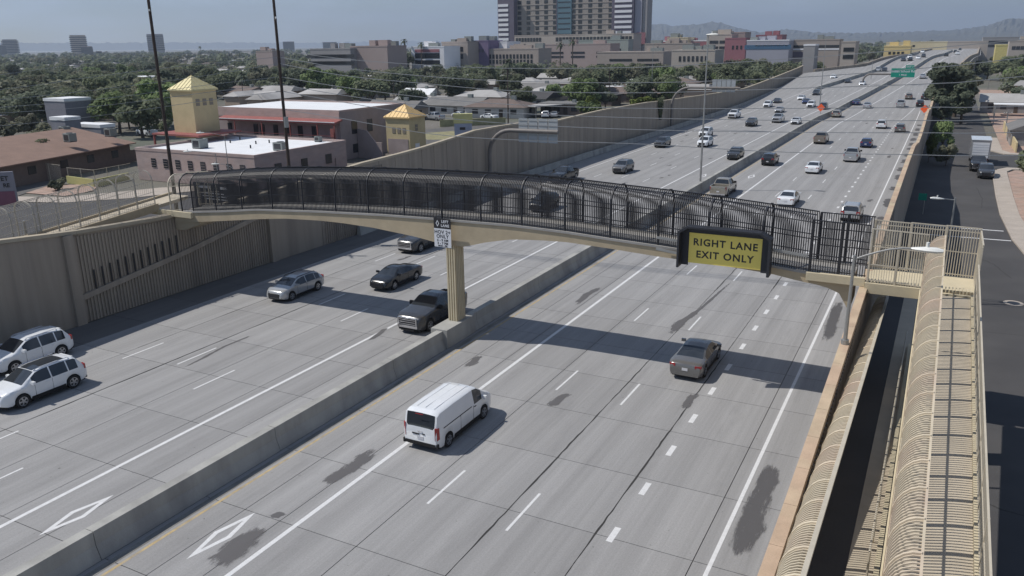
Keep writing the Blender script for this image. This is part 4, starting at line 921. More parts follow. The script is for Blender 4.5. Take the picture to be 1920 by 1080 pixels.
def car(kind, color, x, y, label, heading=1, z=None, near=False, grp='vehicles on the freeway', cat=None, name=None):
    """x, y: middle of the rear end (heading +1, driving away) or of the front end (heading -1, oncoming)"""
    names = dict(sedan='sedan', suv='sport_utility_vehicle', wagon='hatchback', pickup='pickup_truck', van='cargo_van'); cats = dict(sedan='car', suv='car', wagon='car', pickup='pickup truck', van='van')
    L = KIND[kind]['L']; D = math.hypot(x, y)
    if kind not in PROTO:
        PROTO[kind] = o = make_car(kind, names[kind]); first = True
    else: first = False
    src = PROTO[kind]
    if first: o = src
    else:
        keep = None if D < 140 else {'body', 'windshield', 'rear_window', 'side_window', 'wheel', 'underbody', 'headlight', 'tail_light', 'grille', 'number_plate', 'front_bumper', 'grille_frame'} if D < 320 else {'body', 'windshield', 'rear_window', 'side_window', 'wheel', 'underbody'}
        o = copy_tree(src, None, keep)
    for ch in list(o.children):
        if ch.type == 'MESH' and ch.data.materials and ch.data.materials[0] == PAINT0: ch.material_slots[0].link = 'OBJECT'; ch.material_slots[0].material = COLORS[color]
    z = (zr(y) if z is None else z)+.004
    tilt = math.atan((zr(y+3)-zr(y-3))/6) if y > 190 else 0
    finish(o, x, y if heading == 1 else y+L, z, label, cat or cats[kind], heading, grp, tilt)
    if heading == -1: o.location.y = y+L
    return o
def px_car(kind, color, px, py, label, heading=1, **kw):
    """px, py: where the middle of the near end touches the road"""
    d = ray(px, py); Y = 20.
    while Y < 900:
        t = Y/d.y; z = CAM_H+d.z*t
        if z <= zr(Y): break
        Y += .25
    return car(kind, color, d.x*Y/d.y, Y, label, heading, **kw)
# near vehicles
car('van', 'white', -18.85, 26.75, 'white cargo van with a dark rear window driving away in the near right carriageway')
car('sedan', 'grey', -10.55, 39.5, 'grey coupe like sedan half in the shadow of the footbridge')
car('pickup', 'gunmetal', -28.1, 39.1, 'grey pickup truck with chrome grille behind the footbridge column', -1)
car('sedan', 'black', G(722, 538).x+.25, 45.7, 'black sedan coming towards the camera just left of the footbridge column', -1)
car('wagon', 'silver', G(523, 566).x-.15, G(523, 566).y-.3, 'pale silver hatchback by the left shoulder at the edge of the bridge shadow', -1)
car('pickup', 'dark_grey', G(770, 474).x-.2, G(770, 474).y-.6, 'dark pickup truck with bright chrome nose under the left arch of the footbridge', -1)
car('suv', 'white', G(10, 700).x-.3, G(10, 700).y-.75, 'white car in the shade of the left wall at the left edge', -1); copy_tree  # the plain one first
o = car('suv', 'white', G(20, 765).x-.25, G(20, 765).y-.7, 'white car with a black roof, nearest oncoming vehicle at the left edge', -1)
rp = MB(); fx = lambda x: interp(KIND['suv']['top'], x)
for i in range(9): x = .95+i*.22; rp.v += [(-.50, x, fx(x)+.014), (0, x, fx(x)+.034), (.50, x, fx(x)+.014)]
for i in range(8):
    for j in (0, 1): a_ = i*3+j; rp.f.append((a_, a_+1, a_+4, a_+3))
rp.build('roof_panel', GLASS, None).parent = o
# away carriageway
for a in [('sedan', 'white', 1471, 389, 'white sedan driving away, seen just over the top of the footbridge railing'),
          ('suv', 'silver', 1592, 418, 'silver grey car behind the right end of the footbridge railing'),
          ('pickup', 'tan', 1345, 371, 'tan grey pickup next to the median right behind the footbridge'),
          ('sedan', 'white', 1521, 327, 'white sedan in the second lane from the right carriageway edge, beyond the footbridge'),
          ('suv', 'black', 1438, 312, 'black sport utility vehicle driving away beside the median, nearest past the footbridge'),
          ('pickup', 'silver', 1593, 305, 'silver pickup truck driving away in the middle lanes'),
          ('wagon', 'blue', 1622, 278, 'dark blue hatchback with a white plate driving away'),
          ('pickup', 'brown', 1535, 271, 'brownish pickup with a dark bed cover near the median'),
          ('suv', 'white', 1651, 242, 'white car driving away, behind the tail of the grey one in the right lane'),
          ('suv', 'grey', 1686, 250, 'grey black car driving away next to the right shoulder dashes'),
          ('suv', 'tan', 1566, 221, 'tan car driving away beside the median near the orange sign'),
          ('sedan', 'blue', 1604, 198, 'dark sedan driving away beside the median, paired with a pale one'),
          ('sedan', 'silver', 1624, 204, 'pale silver sedan driving away, paired with a dark one near the median'),
          ('pickup', 'silver', 1687, 203, 'silver pickup driving away in the third lane, far off'),
          ('suv', 'brown', 1703, 187, 'brown car driving away in the right lanes, far off'),
          ('suv', 'black', 1724, 201, 'black car at the right shoulder beside the orange sign'),
          ('sedan', 'silver', 1729, 148, 'small silver car showing left of the tall dark trees'),
          ('suv', 'dark_grey', 1733, 188, 'dark car half hidden by the tall trees at the right edge of the freeway'),
          ('suv', 'dark_grey', 1774, 106, 'dark car on the viaduct, alone in the left lane'), ('pickup', 'white', 1795, 103, 'white pickup on the viaduct near its right wall'),
          ('suv', 'dark_grey', 1791, 99, 'dark car on the viaduct ahead of the white pickup'), ('sedan', 'black', 1800, 94, 'black car far up the viaduct')]: px_car(*a[:4], a[4], 1)
for a in [('suv', 'dark_grey', 1234, 278, 'dark oncoming sport utility vehicle nearest the left wall beyond the footbridge'),
          ('suv', 'grey', 1157, 327, 'grey oncoming sport utility vehicle just above the footbridge railing'),
          ('pickup', 'black', 1040, 345, 'black oncoming pickup partly hidden by the footbridge railing top'),
          ('suv', 'black', 1003, 400, 'dark oncoming car seen through the footbridge railing'),
          ('suv', 'dark_grey', 1372, 301, 'dark oncoming car in the lane beside the median line'),
          ('suv', 'white', 1317, 258, 'white oncoming car, the farther of two in file by the tall mast'), ('suv', 'white', 1315, 277, 'white oncoming car with black nose, the nearer of two in file by the tall mast'),
          ('pickup', 'white', 1371, 223, 'white oncoming pickup in the lane nearest the left wall'), ('suv', 'dark_grey', 1404, 238, 'dark grey oncoming boxy car in the third lane'),
          ('pickup', 'silver', 1454, 231, 'silver oncoming pickup in the middle lanes'), ('sedan', 'silver', 1458, 212, 'silver oncoming sedan just behind the silver pickup'),
          ('sedan', 'white', 1489, 234, 'white oncoming sedan alone in the lane beside the median lane'), ('suv', 'white', 1436, 202, 'white oncoming car close to the shaded left shoulder'),
          ('sedan', 'dark_grey', 1454, 194, 'dark oncoming sedan beside the white car near the left shoulder'), ('suv', 'white', 1518, 202, 'white oncoming car left of the black one by the orange sign'),
          ('sedan', 'white', 1500, 188, 'white oncoming sedan in the left lanes behind the group'), ('sedan', 'blue', 1509, 195, 'dark blue oncoming sedan tucked behind two white cars'),
          ('suv', 'black', 1541, 206, 'black oncoming car right behind the orange sign'), ('suv', 'dark_grey', 1528, 179, 'dark oncoming car alone in the second lane from the left, far off'),
          ('sedan', 'black', 1588, 156, 'small black oncoming car below the ramp barrier'), ('sedan', 'white', 1561, 147, 'small white car coming down the ramp at the end of the left wall'),
          ('sedan', 'white', 1615, 160, 'small white oncoming car beside the green sign gantry'), ('suv', 'silver', 1645, 134, 'small silver oncoming car on the climb to the viaduct'), ('suv', 'black', 1657, 135, 'small black oncoming car on the climb to the viaduct'),
          ('suv', 'dark_grey', 1693, 115, 'dark oncoming car, left one of the far queue'), ('suv', 'white', 1705, 110, 'white oncoming car in the middle of the far queue'), ('suv', 'black', 1706, 114.5, 'black oncoming car at the head of the far queue'),
          ('sedan', 'white', 1721, 111, 'white oncoming car at the right of the far queue'), ('suv', 'dark_grey', 1731, 108, 'dark oncoming car next to the median in the far queue'), ('pickup', 'white', 1729, 100, 'white oncoming truck behind the far queue'),
          ('suv', 'black', 1747, 93, 'black oncoming car on the left part of the horizon'), ('suv', 'black', 1758, 93, 'black oncoming car second on the horizon'), ('suv', 'black', 1766, 92.5, 'black oncoming car third on the horizon')]: px_car(*a[:4], a[4], -1)
# parked on the side street
car('suv', 'dark_grey', 5.75, 119.0, 'dark grey car parked at the kerb of the side street nearest the camera', -1, grp='vehicles parked on the side street'); car('pickup', 'black', 5.0, 125.2, 'black pickup parked between the dark car and the box truck', -1, grp='vehicles parked on the side street')
bt = thing('box_truck', 'white box truck parked on the side street with its roll-up door towards the camera', 'truck', (5.2, 132, 0), 'vehicles parked on the side street')
MB().box(4.0, 6.42, 132, 137.2, 1.0, 3.55).build('cargo_box', COLORS['silver'], bt); dr = MB().box(4.2, 6.22, 131.95, 131.995, 1.1, 3.2).build('roll_door', COLORS['white'], bt); MB().box(3.95, 6.47, 131.93, 137.25, 3.553, 3.62).build('roof', COLORS['white'], bt)
for k in range(5): MB().box(4.22, 6.2, 131.93, 131.948, 1.5+k*.35, 1.52+k*.35).build('door_slat', COLORS['silver'], dr)
MB().prism([(137.4, .6), (139.3, .6), (139.3, 1.35), (138.9, 1.5), (138.5, 2.35), (137.4, 2.4)], 'x', 4.15, 6.25).build('cab', COLORS['white'], bt); MB().box(4.1, 6.3, 132.1, 137.4, .65, .98).build('chassis', CHASS, bt)
for x in (4.25, 6.15):
    for y in (133.3, 138.4): MB().cyl((y, .45), 'x', .45, x-.14, x+.14, 16).build('wheel', RUBBER, bt)
MB().box(4.1, 4.3, 131.9, 131.99, .7, .85).build('tail_light', REDL, bt); MB().box(6.1, 6.3, 131.9, 131.99, .7, .85).build('tail_light', REDL, bt)
# ------------------------------------------------------------------ trees
def make_crown(seed, n, rx, rz, blobs=11, leaf=.34, base_z=1.6, name='crown'):
    rng = random.Random(seed); mb = MB(); B = []
    for i in range(blobs):
        a = rng.uniform(0, 2*PI); d = rng.uniform(.15, .72)*rx; z = rng.uniform(.15, .85)
        B.append((d*math.cos(a)*(1.15-.5*z), d*math.sin(a)*(1.15-.5*z), base_z+z*rz, rng.uniform(.26, .46)*rx))
    for i in range(n):
        bx, by, bz, br = B[rng.randrange(blobs)]
        u = rng.uniform(-1, 1); t = rng.uniform(0, 2*PI); q = math.sqrt(1-u*u); rad = br*(rng.random()**.35); c = Vector((bx+rad*q*math.cos(t), by+rad*q*math.sin(t), bz+rad*u*.8))
        nrm = Vector((q*math.cos(t), q*math.sin(t), u+.35))+Vector((rng.uniform(-.9, .9), rng.uniform(-.9, .9), rng.uniform(-.9, .9))); nrm.normalize()
        x = nrm.orthogonal().normalized(); x.rotate(Matrix.Rotation(rng.uniform(0, 2*PI), 3, nrm)); y = nrm.cross(x); s = leaf*rng.uniform(.6, 1.4)
        mb.add([c-x*s-y*s*.5, c+x*s*.2-y*s*.7, c+x*s+y*s*.3, c-x*s*.3+y*s*.7], [(0, 1, 2, 3)])
    return mb.mesh(name)
def make_trunk(seed, h, r, spread):
    rng = random.Random(seed); mb = MB(); mb.tube([(0, 0, -.1), (rng.uniform(-.1, .1), .05, h*.5), (.1, rng.uniform(-.15, .15), h)], [r, r*.75, r*.5], 7)
    for i in range(5):
        a = 2*PI*i/5+rng.uniform(-.4, .4); d = spread*rng.uniform(.5, .9); mb.tube([(.05, .02, h*.62), (d*.45*math.cos(a), d*.45*math.sin(a), h*1.15), (d*math.cos(a), d*math.sin(a), h*1.7+rng.uniform(0, .8))], [r*.45, r*.3, r*.1], 5)
    return mb.mesh('trunk')
TR = {}
def tree_proto():
    # unit trees about 7 m tall
    TR['round'] = [(make_crown(s, 3000, 3.5, 4.6, 14, .25), make_trunk(s, 2.4, .22, 2.2)) for s in (1, 2, 3)]
    TR['loose'] = [(make_crown(s, 2000, 3.2, 4.9, 12, .23, 1.7), make_trunk(s, 2.6, .16, 2.0)) for s in (4, 5)]
    TR['tall'] = [(make_crown(s, 3200, 2.3, 6.2, 16, .21, 1.0), make_trunk(s, 3.0, .2, 1.4)) for s in (6, 7)]
    TR['bush'] = [(make_crown(s, 900, 1.6, 1.5, 7, .16, .5), make_trunk(s, .7, .07, .9)) for s in (8, 9)]
    for k, lst in TR.items():
        for c, t in lst: c.materials.append(FOL_A); t.materials.append(BARK)
tree_proto(); TC = [0]
FOLS = {'mid green': FOL_A, 'bright green': FOL_B, 'olive': FOL_C, 'dark green': FOL_D, 'yellow green': FOL_Y}
def tree(P, h, kind='round', colour='mid green', wide=1.0, label=None, grp='city trees', name=None):
    TC[0] += 1; rng = random.Random(TC[0]*13); c, t = TR[kind][TC[0] % len(TR[kind])]
    base = {'round': 6.6, 'loose': 7.4, 'tall': 8.0, 'bush': 2.3}[kind]; s = h/base
    root = thing(name or ('bush' if kind == 'bush' else 'tree'), None, 'bush' if kind == 'bush' else 'tree', P, grp)
    root.rotation_euler = (0, 0, rng.uniform(0, 6.28)); root.scale = (s*wide, s*wide, s)
    o = bpy.data.objects.new('crown', c); COL.objects.link(o); o.parent = root; o.material_slots[0].link = 'OBJECT'; o.material_slots[0].material = FOLS[colour]
    q = bpy.data.objects.new('trunk', t); COL.objects.link(q); q.parent = root
    if label: root['label'] = label
    else: autolabel(root, {'round': 'round ', 'loose': 'loose ', 'tall': 'upright ', 'bush': 'low '}[kind]+colour+(' bush' if kind == 'bush' else ' tree'), P)
    return root
PALM = None
def palm(P, h, label=None, s=1.0):
    global PALM
    if PALM is None:
        mb = MB(); rng = random.Random(3)
        for i in range(34):
            a = rng.uniform(0, 2*PI); el = rng.uniform(-.9, 1.1); L = rng.uniform(1.5, 2.1); d = Vector((math.cos(a), math.sin(a), 0)); sd = Vector((-math.sin(a), math.cos(a), 0)); p = Vector((0, 0, 0)); prev = None
            for k in range(5):
                t = k/4; c = d*(L*t*math.cos(el*.6))+Vector((0, 0, L*(math.sin(el)*t-.55*t*t))); w = .22*(1-abs(t-.5)*1.3)+.03
                cur = (c-sd*w, c+sd*w)
                if prev: mb.add([prev[0], prev[1], cur[1], cur[0]], [(0, 1, 2, 3)])
                prev = cur
        PALM = mb.mesh('fronds'); PALM.materials.append(FOL_D)
    root = thing('palm_tree', label, 'palm tree', P, 'palms in the city')
    MB().tube([Vector(P), Vector(P)+Vector((.1, 0, h*.5)), Vector(P)+Vector((0, .1, h))], [.26*s, .2*s, .17*s], 7).build('trunk', BARK, root)
    o = bpy.data.objects.new('fronds', PALM); COL.objects.link(o); o.parent = root; o.location = (0, .1, h); o.scale = (s, s, s)
    if not label: autolabel(root, 'palm tree', P)
    return root
# ------------------------------------------------------------------ block with the white roofs, left of the freeway
BRKP = mat('painted_block_pink', (.42, .32, .29), .9, var=.14, scale=.7, fine=.05, stretch=(1, 1, 3), tint=(.36, .30, .29), tint_amt=.6)
BRKG = mat('painted_block_grey', (.30, .25, .24), .9, var=.12, scale=.7, fine=.05); WROOF = mat('white_roof', (.72, .73, .74), .8, var=.07, scale=.5); REDM = mat('red_canopy', (.27, .085, .075), .7, var=.15, scale=1)
YELW = mat('yellow_stucco', (.52, .43, .25), .9, var=.10, scale=.7, fine=.04); YELR = mat('yellow_metal_roof', (.52, .46, .26), .6, .2, var=.10, scale=2); ORR = mat('orange_metal_roof', (.58, .41, .19), .55, .2, var=.12, scale=2)
HVAC = mat('hvac_grey', (.24, .26, .25), .6, .2, var=.1)
b1 = thing('low_building', 'low pinkish block building with a white roof and a row of small windows', 'building', (-87, 75, 0))
MB().box(-98, -76, 75, 93, 0, 4.05).build('wall', BRKP, b1); MB().box(-97.7, -76.3, 75.3, 92.7, 4.053, 4.10).build('roof', WROOF, b1)
for i, (x0, x1, y0, y1) in enumerate(((-98.05, -75.95, 74.95, 75.28), (-98.05, -75.95, 92.72, 93.05), (-98.05, -97.72, 75.285, 92.715), (-76.28, -75.95, 75.285, 92.715))): MB().box(x0, x1, y0, y1, 4.052, 4.42).build('parapet', BRKP, b1)
for i in range(8):
    x = -94.6+i*2.35; w_ = MB().box(x-.42, x+.42, 74.93, 74.99, 1.9, 3.1).build('window', WINDK, b1)
    for k in range(3): MB().box(x-.42, x+.42, 74.90, 74.925, 2.1+k*.35, 2.14+k*.35).build('shutter_bar', BRKG, w_)
for y in (79, 84, 89): MB().box(-75.94, -75.88, y-.6, y+.6, 1.6, 2.9).build('window', WINDK, b1)
MB().box(-75.94, -75.80, 90.4, 91.4, 0, 2.2).build('door', BRKP, b1)
def hvac(P, w, d, h, label, name='rooftop_unit'):
    t = thing(name, label, 'air conditioner', P, 'rooftop air conditioners'); x, y, z = P
    MB().box(x-w/2, x+w/2, y-d/2, y+d/2, z+.12, z+h).build('casing', HVAC, t); MB().box(x-w*.36, x+w*.36, y-d/2-.02, y-d/2-.003, z+.25, z+h*.85).build('grille', WINDK, t); MB().cyl((x, y), 'z', w*.3, z+h+.002, z+h+.08, 14).build('fan_guard', DKSTEEL, t); MB().box(x-w/2, x+w/2, y-d/2+.05, y+d/2-.05, z, z+.12).build('curb', DKSTEEL, t)
q = G(376, 278, 4.1); hvac((q.x, q.y, 4.103), 1.5, 1.5, 1.3, 'dark box cooling unit on the white roof left of the two utility poles')
q = G(527, 282, 4.1); hvac((q.x, q.y, 4.103), 1.6, 1.3, 1.1, 'pale green cooling unit on the white roof beside the right utility pole')
q = G(597, 266, 4.1); hvac((q.x, q.y, 4.103), .9, .7, .8, 'small fan unit at the right end of the lower white roof')
for i, (a, c) in enumerate(((450, 262), (480, 270), (505, 268), (470, 278), (432, 268))):
    q = G(a, c, 4.1); tag(MB().cyl((q.x, q.y), 'z', .1, 4.103, 4.55, 8).build('roof_vent', DKSTEEL, None, org=(q.x, q.y, 4.1)), f'{["leftmost pair", "middle low", "rightmost", "front", "rear left"][i]} small pipe vent on the lower white roof', 'roof vent', 'pipe vents on the white roof')
b2 = thing('two_storey_building', 'two storey block building with white roof, dark doors and a red canopy', 'building', (-96, 102, 0))
Y2 = 101.; X2 = -83.4; X2L = -112
MB().box(X2L, X2, Y2, 119, 0, 7.5).build('wall', BRKG, b2); MB().box(X2L+.3, X2-.3, Y2+.3, 118.7, 7.503, 7.56).build('roof', WROOF, b2); MB().box(X2L, X2, Y2-.06, Y2-.003, 6.3, 7.52).build('parapet', BRKP, b2)
for x0, x1, y0, y1 in ((X2L-.05, X2+.05, Y2-.05, Y2+.28), (X2L-.05, X2+.05, 118.72, 119.05), (X2-.28, X2+.05, Y2+.285, 118.715)): MB().box(x0, x1, y0, y1, 7.503, 7.8).build('parapet', BRKP, b2)
MB().add([(X2L+4, Y2-2.0, 6.10), (X2+.6, Y2-2.0, 6.10), (X2+.6, Y2-.07, 6.45), (X2L+4, Y2-.07, 6.45), (X2L+4, Y2-2.0, 5.80), (X2+.6, Y2-2.0, 5.80), (X2+.6, Y2-.07, 6.2), (X2L+4, Y2-.07, 6.2)], [(0, 1, 2, 3), (7, 6, 5, 4), (0, 4, 5, 1), (1, 5, 6, 2), (2, 6, 7, 3), (3, 7, 4, 0)]).build('canopy', REDM, b2)
MB().box(X2L+4, X2+.62, Y2-2.08, Y2-2.01, 6.08, 6.18).build('gutter', WROOF, b2)
MB().box(X2L+4, X2+.5, Y2-2.3, Y2-.07, 3.0, 3.2).build('balcony', REDM, b2)
for k in (0, 1, 2): MB().box(X2L+4, X2+.5, Y2-2.3, Y2-2.25, 3.45+k*.3, 3.50+k*.3).build('rail', REDM if k == 2 else BRKG, b2)
for x in (X2L+8, X2L+14, X2L+20, X2-3, X2+.4): MB().box(x-.08, x+.08, Y2-1.95, Y2-1.8, 0, 5.79).build('canopy_post', REDM, b2)
for px in (480, 492, 517, 541, 563, 589, 432): q = atY(px, 240, Y2); MB().box(q.x-.5, q.x+.5, Y2-.06, Y2-.01, 3.25, 5.2).build('door', WINDK, b2)
q = atY(628, 245, Y2); MB().box(q.x-.5, q.x+.5, Y2-.06, Y2-.01, 3.25, 5.2).build('door', BRKP, b2)
MB().box(X2-.2, X2+.45, Y2-2.2, Y2-2.12, 3.2, 5.2).build('red_screen', REDM, b2)
for y in (104.5, 108.5): MB().box(X2+.001, X2+.06, y-.7, y+.7, 3.9, 5.9).build('window', WINDK, b2); MB().box(X2+.001, X2+.06, y-.7, y+.7, .9, 2.3).build('window', WINDK, b2)
def tower(x, y, w, zb, ze, za, label, roof, n_win, name='stair_tower', o=.25, mwall=YELW):
    """square tower; x, y is the corner nearest the camera (its +x, -y corner)"""
    t = thing(name, label, 'tower', (x-w/2, y+w/2, zb)); MB().box(x-w, x, y, y+w, zb, ze).build('wall', mwall, t); cx_, cy_ = x-w/2, y+w/2; h = w/2+o
    MB().box(cx_-h, cx_+h, cy_-h, cy_+h, ze+.002, ze+.22).build('eave', roof, t)
    MB().add([(cx_-h, cy_-h, ze+.223), (cx_+h, cy_-h, ze+.223), (cx_+h, cy_+h, ze+.223), (cx_-h, cy_+h, ze+.223), (cx_, cy_, za)], [(0, 1, 4), (1, 2, 4), (2, 3, 4), (3, 0, 4), (3, 2, 1, 0)]).build('roof', roof, t)
    for i in range(7):                                   # standing seams of the metal roof
        s = -h+h*2*(i+.5)/7
        k = 1-abs(s)/h; MB().bar((cx_+s, cy_-h, ze+.25), (cx_+s, cy_-h*(1-k), ze+.25+(za-ze-.22)*k), .05, .06).build('roof_seam', roof, t); MB().bar((cx_+h, cy_+s, ze+.25), (cx_+h*(1-k), cy_+s, ze+.25+(za-ze-.22)*k), .05, .06).build('roof_seam', roof, t)
    zz = lerp(zb, ze, .76) if n_win else 0
    for i in range(n_win):
        yy = y+w*(i+.7)/(n_win+.6)
        wd = MB().box(x+.001, x+.04, yy-.36, yy+.36, zz-.5, zz+.5).build('window', mat('window_tan', (.22, .19, .15), .6, var=.1), t); MB().box(x+.041, x+.06, yy-.36, yy+.36, zz-.03, zz+.03).build('window_bar', YELW, wd)
    return t
tower(-98.2, 86.0, 4.6, 4.45, 11.3, 13.5, 'tall yellow stair tower with a pyramid roof and three small windows', YELR, 3)
rc = thing('red_canopy', 'flat red canopy roof around the foot of the yellow tower', 'canopy', (-101, 84, 4.5)); MB().box(-105, -95.2, 83.6, 92, 5.0, 5.25).build('roof', REDM, rc)
for x, y in ((-104.8, 83.8), (-95.4, 83.8)): MB().box(x-.12, x+.12, y-.12, y+.12, 0 if x < -98 else 4.105, 4.998).build('post', REDM, rc)
t2 = tower(-74.3, 106.7, 4.5, 0, 6.3, 8.4, 'small yellow gate tower with an orange ribbed pyramid roof', ORR, 1)
for i in range(3): MB().box(-77.6+i*1.0, -77.0+i*1.0, 106.65, 106.695, 4.0, 4.9).build('window', MATS['window_tan'], t2)
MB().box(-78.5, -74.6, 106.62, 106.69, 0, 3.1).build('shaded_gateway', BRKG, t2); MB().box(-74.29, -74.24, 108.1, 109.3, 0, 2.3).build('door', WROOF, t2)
ws = thing('garden_wall', 'grey stepped wall joining the two storey building to the small gate tower', 'wall', (-80, 104, 0)); MB().prism([(-83.3, 0), (-83.3, 4.6), (-81.5, 4.4), (-79.8, 2.6), (-78.6, 2.6), (-78.6, 0)], 'y', 105.0, 105.3).build('panel', BRKG, ws)
for i in range(5): MB().box(-75.0+i*2.6, -72.45+i*2.6, 101+i*1.2, 101.2+i*1.2, 0, 1.5).build('panel', TANW, ws)
# sign pylon
c0, c1 = atD(852, 240, 125), atD(885, 240, 125); zt, zm, zb_ = atD(868, 213, 125).z, atD(868, 231, 125).z, 0
py_ = thing('sign_pylon', 'pylon sign with a yellow green top panel over a blue grey one', 'sign', (c0+c1)/2)
ORG[py_.name] = Vector(((c0+c1)/2)); dirv = (c1-c0); dirv.z = 0; wv = dirv.length; dirv.normalize(); nv = Vector((-dirv.y, dirv.x, 0)); mid = (c0+c1)/2
def pan(z0, z1, m, nme, ww=1.0, th=.5): MB().obox((mid.x, mid.y, (z0+z1)/2), dirv, nv, Vector((0, 0, 1)), wv/2*ww, th, (z1-z0)/2).build(nme, m, py_)
pan(zm+.02, zt, mat('pylon_yellow', (.50, .48, .22), .6), 'top_panel', 1.08, .55); pan(zm-2.6, zm, mat('pylon_blue', (.28, .32, .42), .6), 'lower_panel'); pan(0, zm-2.62, mat('pylon_base', (.36, .37, .42), .7), 'base', .95, .45)
MB().obox((mid-nv*.52+dirv*(-.1)).to_tuple()[:2]+(zm-.75,), dirv, nv, Vector((0, 0, 1)), .42, .015, .2).build('logo_block', SIGNB, py_)
# ------------------------------------------------------------------ brown roofed building and yard at the far left
BRNR = mat('brown_roof', (.23, .15, .115), .9, var=.15, scale=.6, fine=.08); BRNW = mat('brown_wall', (.17, .13, .11), .9, var=.12)
def P3(px, py, z): q = G(px, py, z); return q
e0, e1 = P3(-40, 318, 3.2), P3(252, 266, 3.2); r0_, r1_ = P3(10, 262, 5.0), P3(250, 240, 4.6)
bb = thing('long_house', 'long low house with a brown shingle roof and rooftop coolers at the left', 'building', (e0+e1)/2); ORG[bb.name] = Vector((e0+e1)/2)
dv = (e1-e0); dv.z = 0; LL = dv.length; dv.normalize(); nv2 = Vector((-dv.y, dv.x, 0)); mid2 = (e0+e1)/2; mid2.z = 0
MB().obox(tuple(mid2+nv2*11+Vector((0, 0, 1.55))), dv, nv2, Vector((0, 0, 1)), LL/2-.5, 10.4, 1.55).build('wall', BRNW, bb)
A_, B_ = mid2-dv*LL/2, mid2+dv*LL/2; up = lambda p, z: (p.x, p.y, z)
MB().add([up(A_-nv2*.3, 3.1), up(B_-nv2*.3, 3.1), up(B_+nv2*11, 5.4), up(A_+nv2*11, 5.4), up(B_+nv2*22.3, 3.1), up(A_+nv2*22.3, 3.1), up(A_-nv2*.3, 2.95), up(B_-nv2*.3, 2.95)], [(0, 1, 2, 3), (3, 2, 4, 5), (6, 7, 1, 0), (1, 4, 2), (0, 3, 5)]).build('roof', BRNR, bb)
for t_ in (.12, .3, .5, .68, .86): q = A_.lerp(B_, t_)+nv2*.56; MB().obox((q.x, q.y, 1.8), dv, nv2, Vector((0, 0, 1)), .7, .03, .55).build('window', WINDK, bb)
for px, py, lb_ in ((132, 260, 'nearest rooftop cooler on the brown roof, left one'), (208, 250, 'right hand rooftop cooler on the brown roof'), (122, 246, 'rear rooftop cooler on the brown roof')): q = G(px, py+4, 4.6); hvac((q.x, q.y, 4.45), 1.4, 1.2, 1.25, lb_)
fw2 = thing('yard_wall', 'brown block wall running in front of the brown roofed house', 'wall', (G(180, 316, 0))); ORG[fw2.name] = G(180, 316, 0)
a, c = G(112, 333, 0), G(256, 302, 0); dd = c-a; n_ = 8
for i in range(n_): p, q = a.lerp(c, i/n_), a.lerp(c, (i+.985)/n_); MB().obox(tuple((p+q)/2+Vector((0, 0, .95))), dd.normalized(), Vector((-dd.y, dd.x, 0)).normalized(), Vector((0, 0, 1)), (q-p).length/2, .1, .95).build('panel', BRNW, fw2)
def fence_run(pts, h, label, m, name='fence', cat='fence', sp=2.4, bars=.22):
    t = thing(name, label, cat, G(*pts[0])); ORG[t.name] = G(*pts[0])
    for (ax, ay), (bx, by) in zip(pts, pts[1:]):
        A, B = G(ax, ay), G(bx, by); n = max(1, round((B-A).length/sp))
        for i in range(n):
            p, q = A.lerp(B, i/n), A.lerp(B, (i+1)/n); MB().tube([p, p+Vector((0, 0, h))], .05, 6).build('post', m, t)
            MB().tube([p+Vector((0, 0, h-.05)), q+Vector((0, 0, h-.05))], .03, 4).build('rail', m, t); mb = MB(); k = int((q-p).length/bars)
            for j in range(1, k): z = p.lerp(q, j/k); mb.tube([z+Vector((0, 0, .05)), z+Vector((0, 0, h-.06))], .011, 3, caps=False)
            if k > 1: mb.build('picket_panel', m, t)['kind'] = 'stuff'
    return t
fence_run([(52, 332), (118, 342)], 2.4, 'tan rolling gate at the mouth of the driveway by the brown roofed house', FTAN, 'gate', 'gate', 3.0, .12)
fence_run([(130, 341), (180, 346), (248, 332)], 2.0, 'light picket fence on top of the low yellow green wall', FTAN); fence_run([(-10, 338), (26, 338)], 2.2, 'picket fence at the left edge beside the gate', FTAN)
yg = thing('low_wall', 'low yellow green painted wall below the picket fence at the left', 'wall', G(155, 348)); ORG[yg.name] = G(155, 348); A, B, C_ = G(130, 343), G(180, 350), G(240, 337)
for p, q in ((A, B), (B, C_)):
    d_ = (q-p).normalized(); MB().obox(tuple((p+q)/2+Vector((0, 0, .5))-Vector((-d_.y, d_.x, 0))*.2), d_, Vector((-d_.y, d_.x, 0)), Vector((0, 0, 1)), (q-p).length/2-.01, .1, .5).build('panel', mat('wall_yellowgreen', (.42, .40, .17), .9, var=.12), yg)
# planted bed with boulder cactus
bed = structure(flat('planting_bed', [tuple(G(x, y))[:2] for x, y in ((48, 362), (90, 349), (150, 346), (182, 350), (175, 358), (120, 368))], .03, DIRT))
drv = structure(flat('driveway', [tuple(G(x, y))[:2] for x, y in ((-60, 372), (-60, 345), (52, 335), (130, 345), (88, 349), (20, 372))], .012, ASPH2))
wk = structure(flat('footpath', [tuple(G(x, y))[:2] for x, y in ((-60, 377), (-60, 367), (120, 370), (300, 352), (420, 346), (420, 352), (240, 372), (120, 380))], .02, SIDEW))
rd2 = structure(flat('side_road', [tuple(G(x, y))[:2] for x, y in ((-200, 378), (120, 380.5), (240, 372.5), (420, 352.5), (520, 340), (760, 300), (700, 420), (0, 560), (-300, 560))], .008, ASPH))
lot = structure(flat('parking_lot', [tuple(G(x, y))[:2] for x, y in ((700, 310), (640, 262), (870, 235), (1010, 226), (1040, 232), (860, 290))], .01, ASPH2))
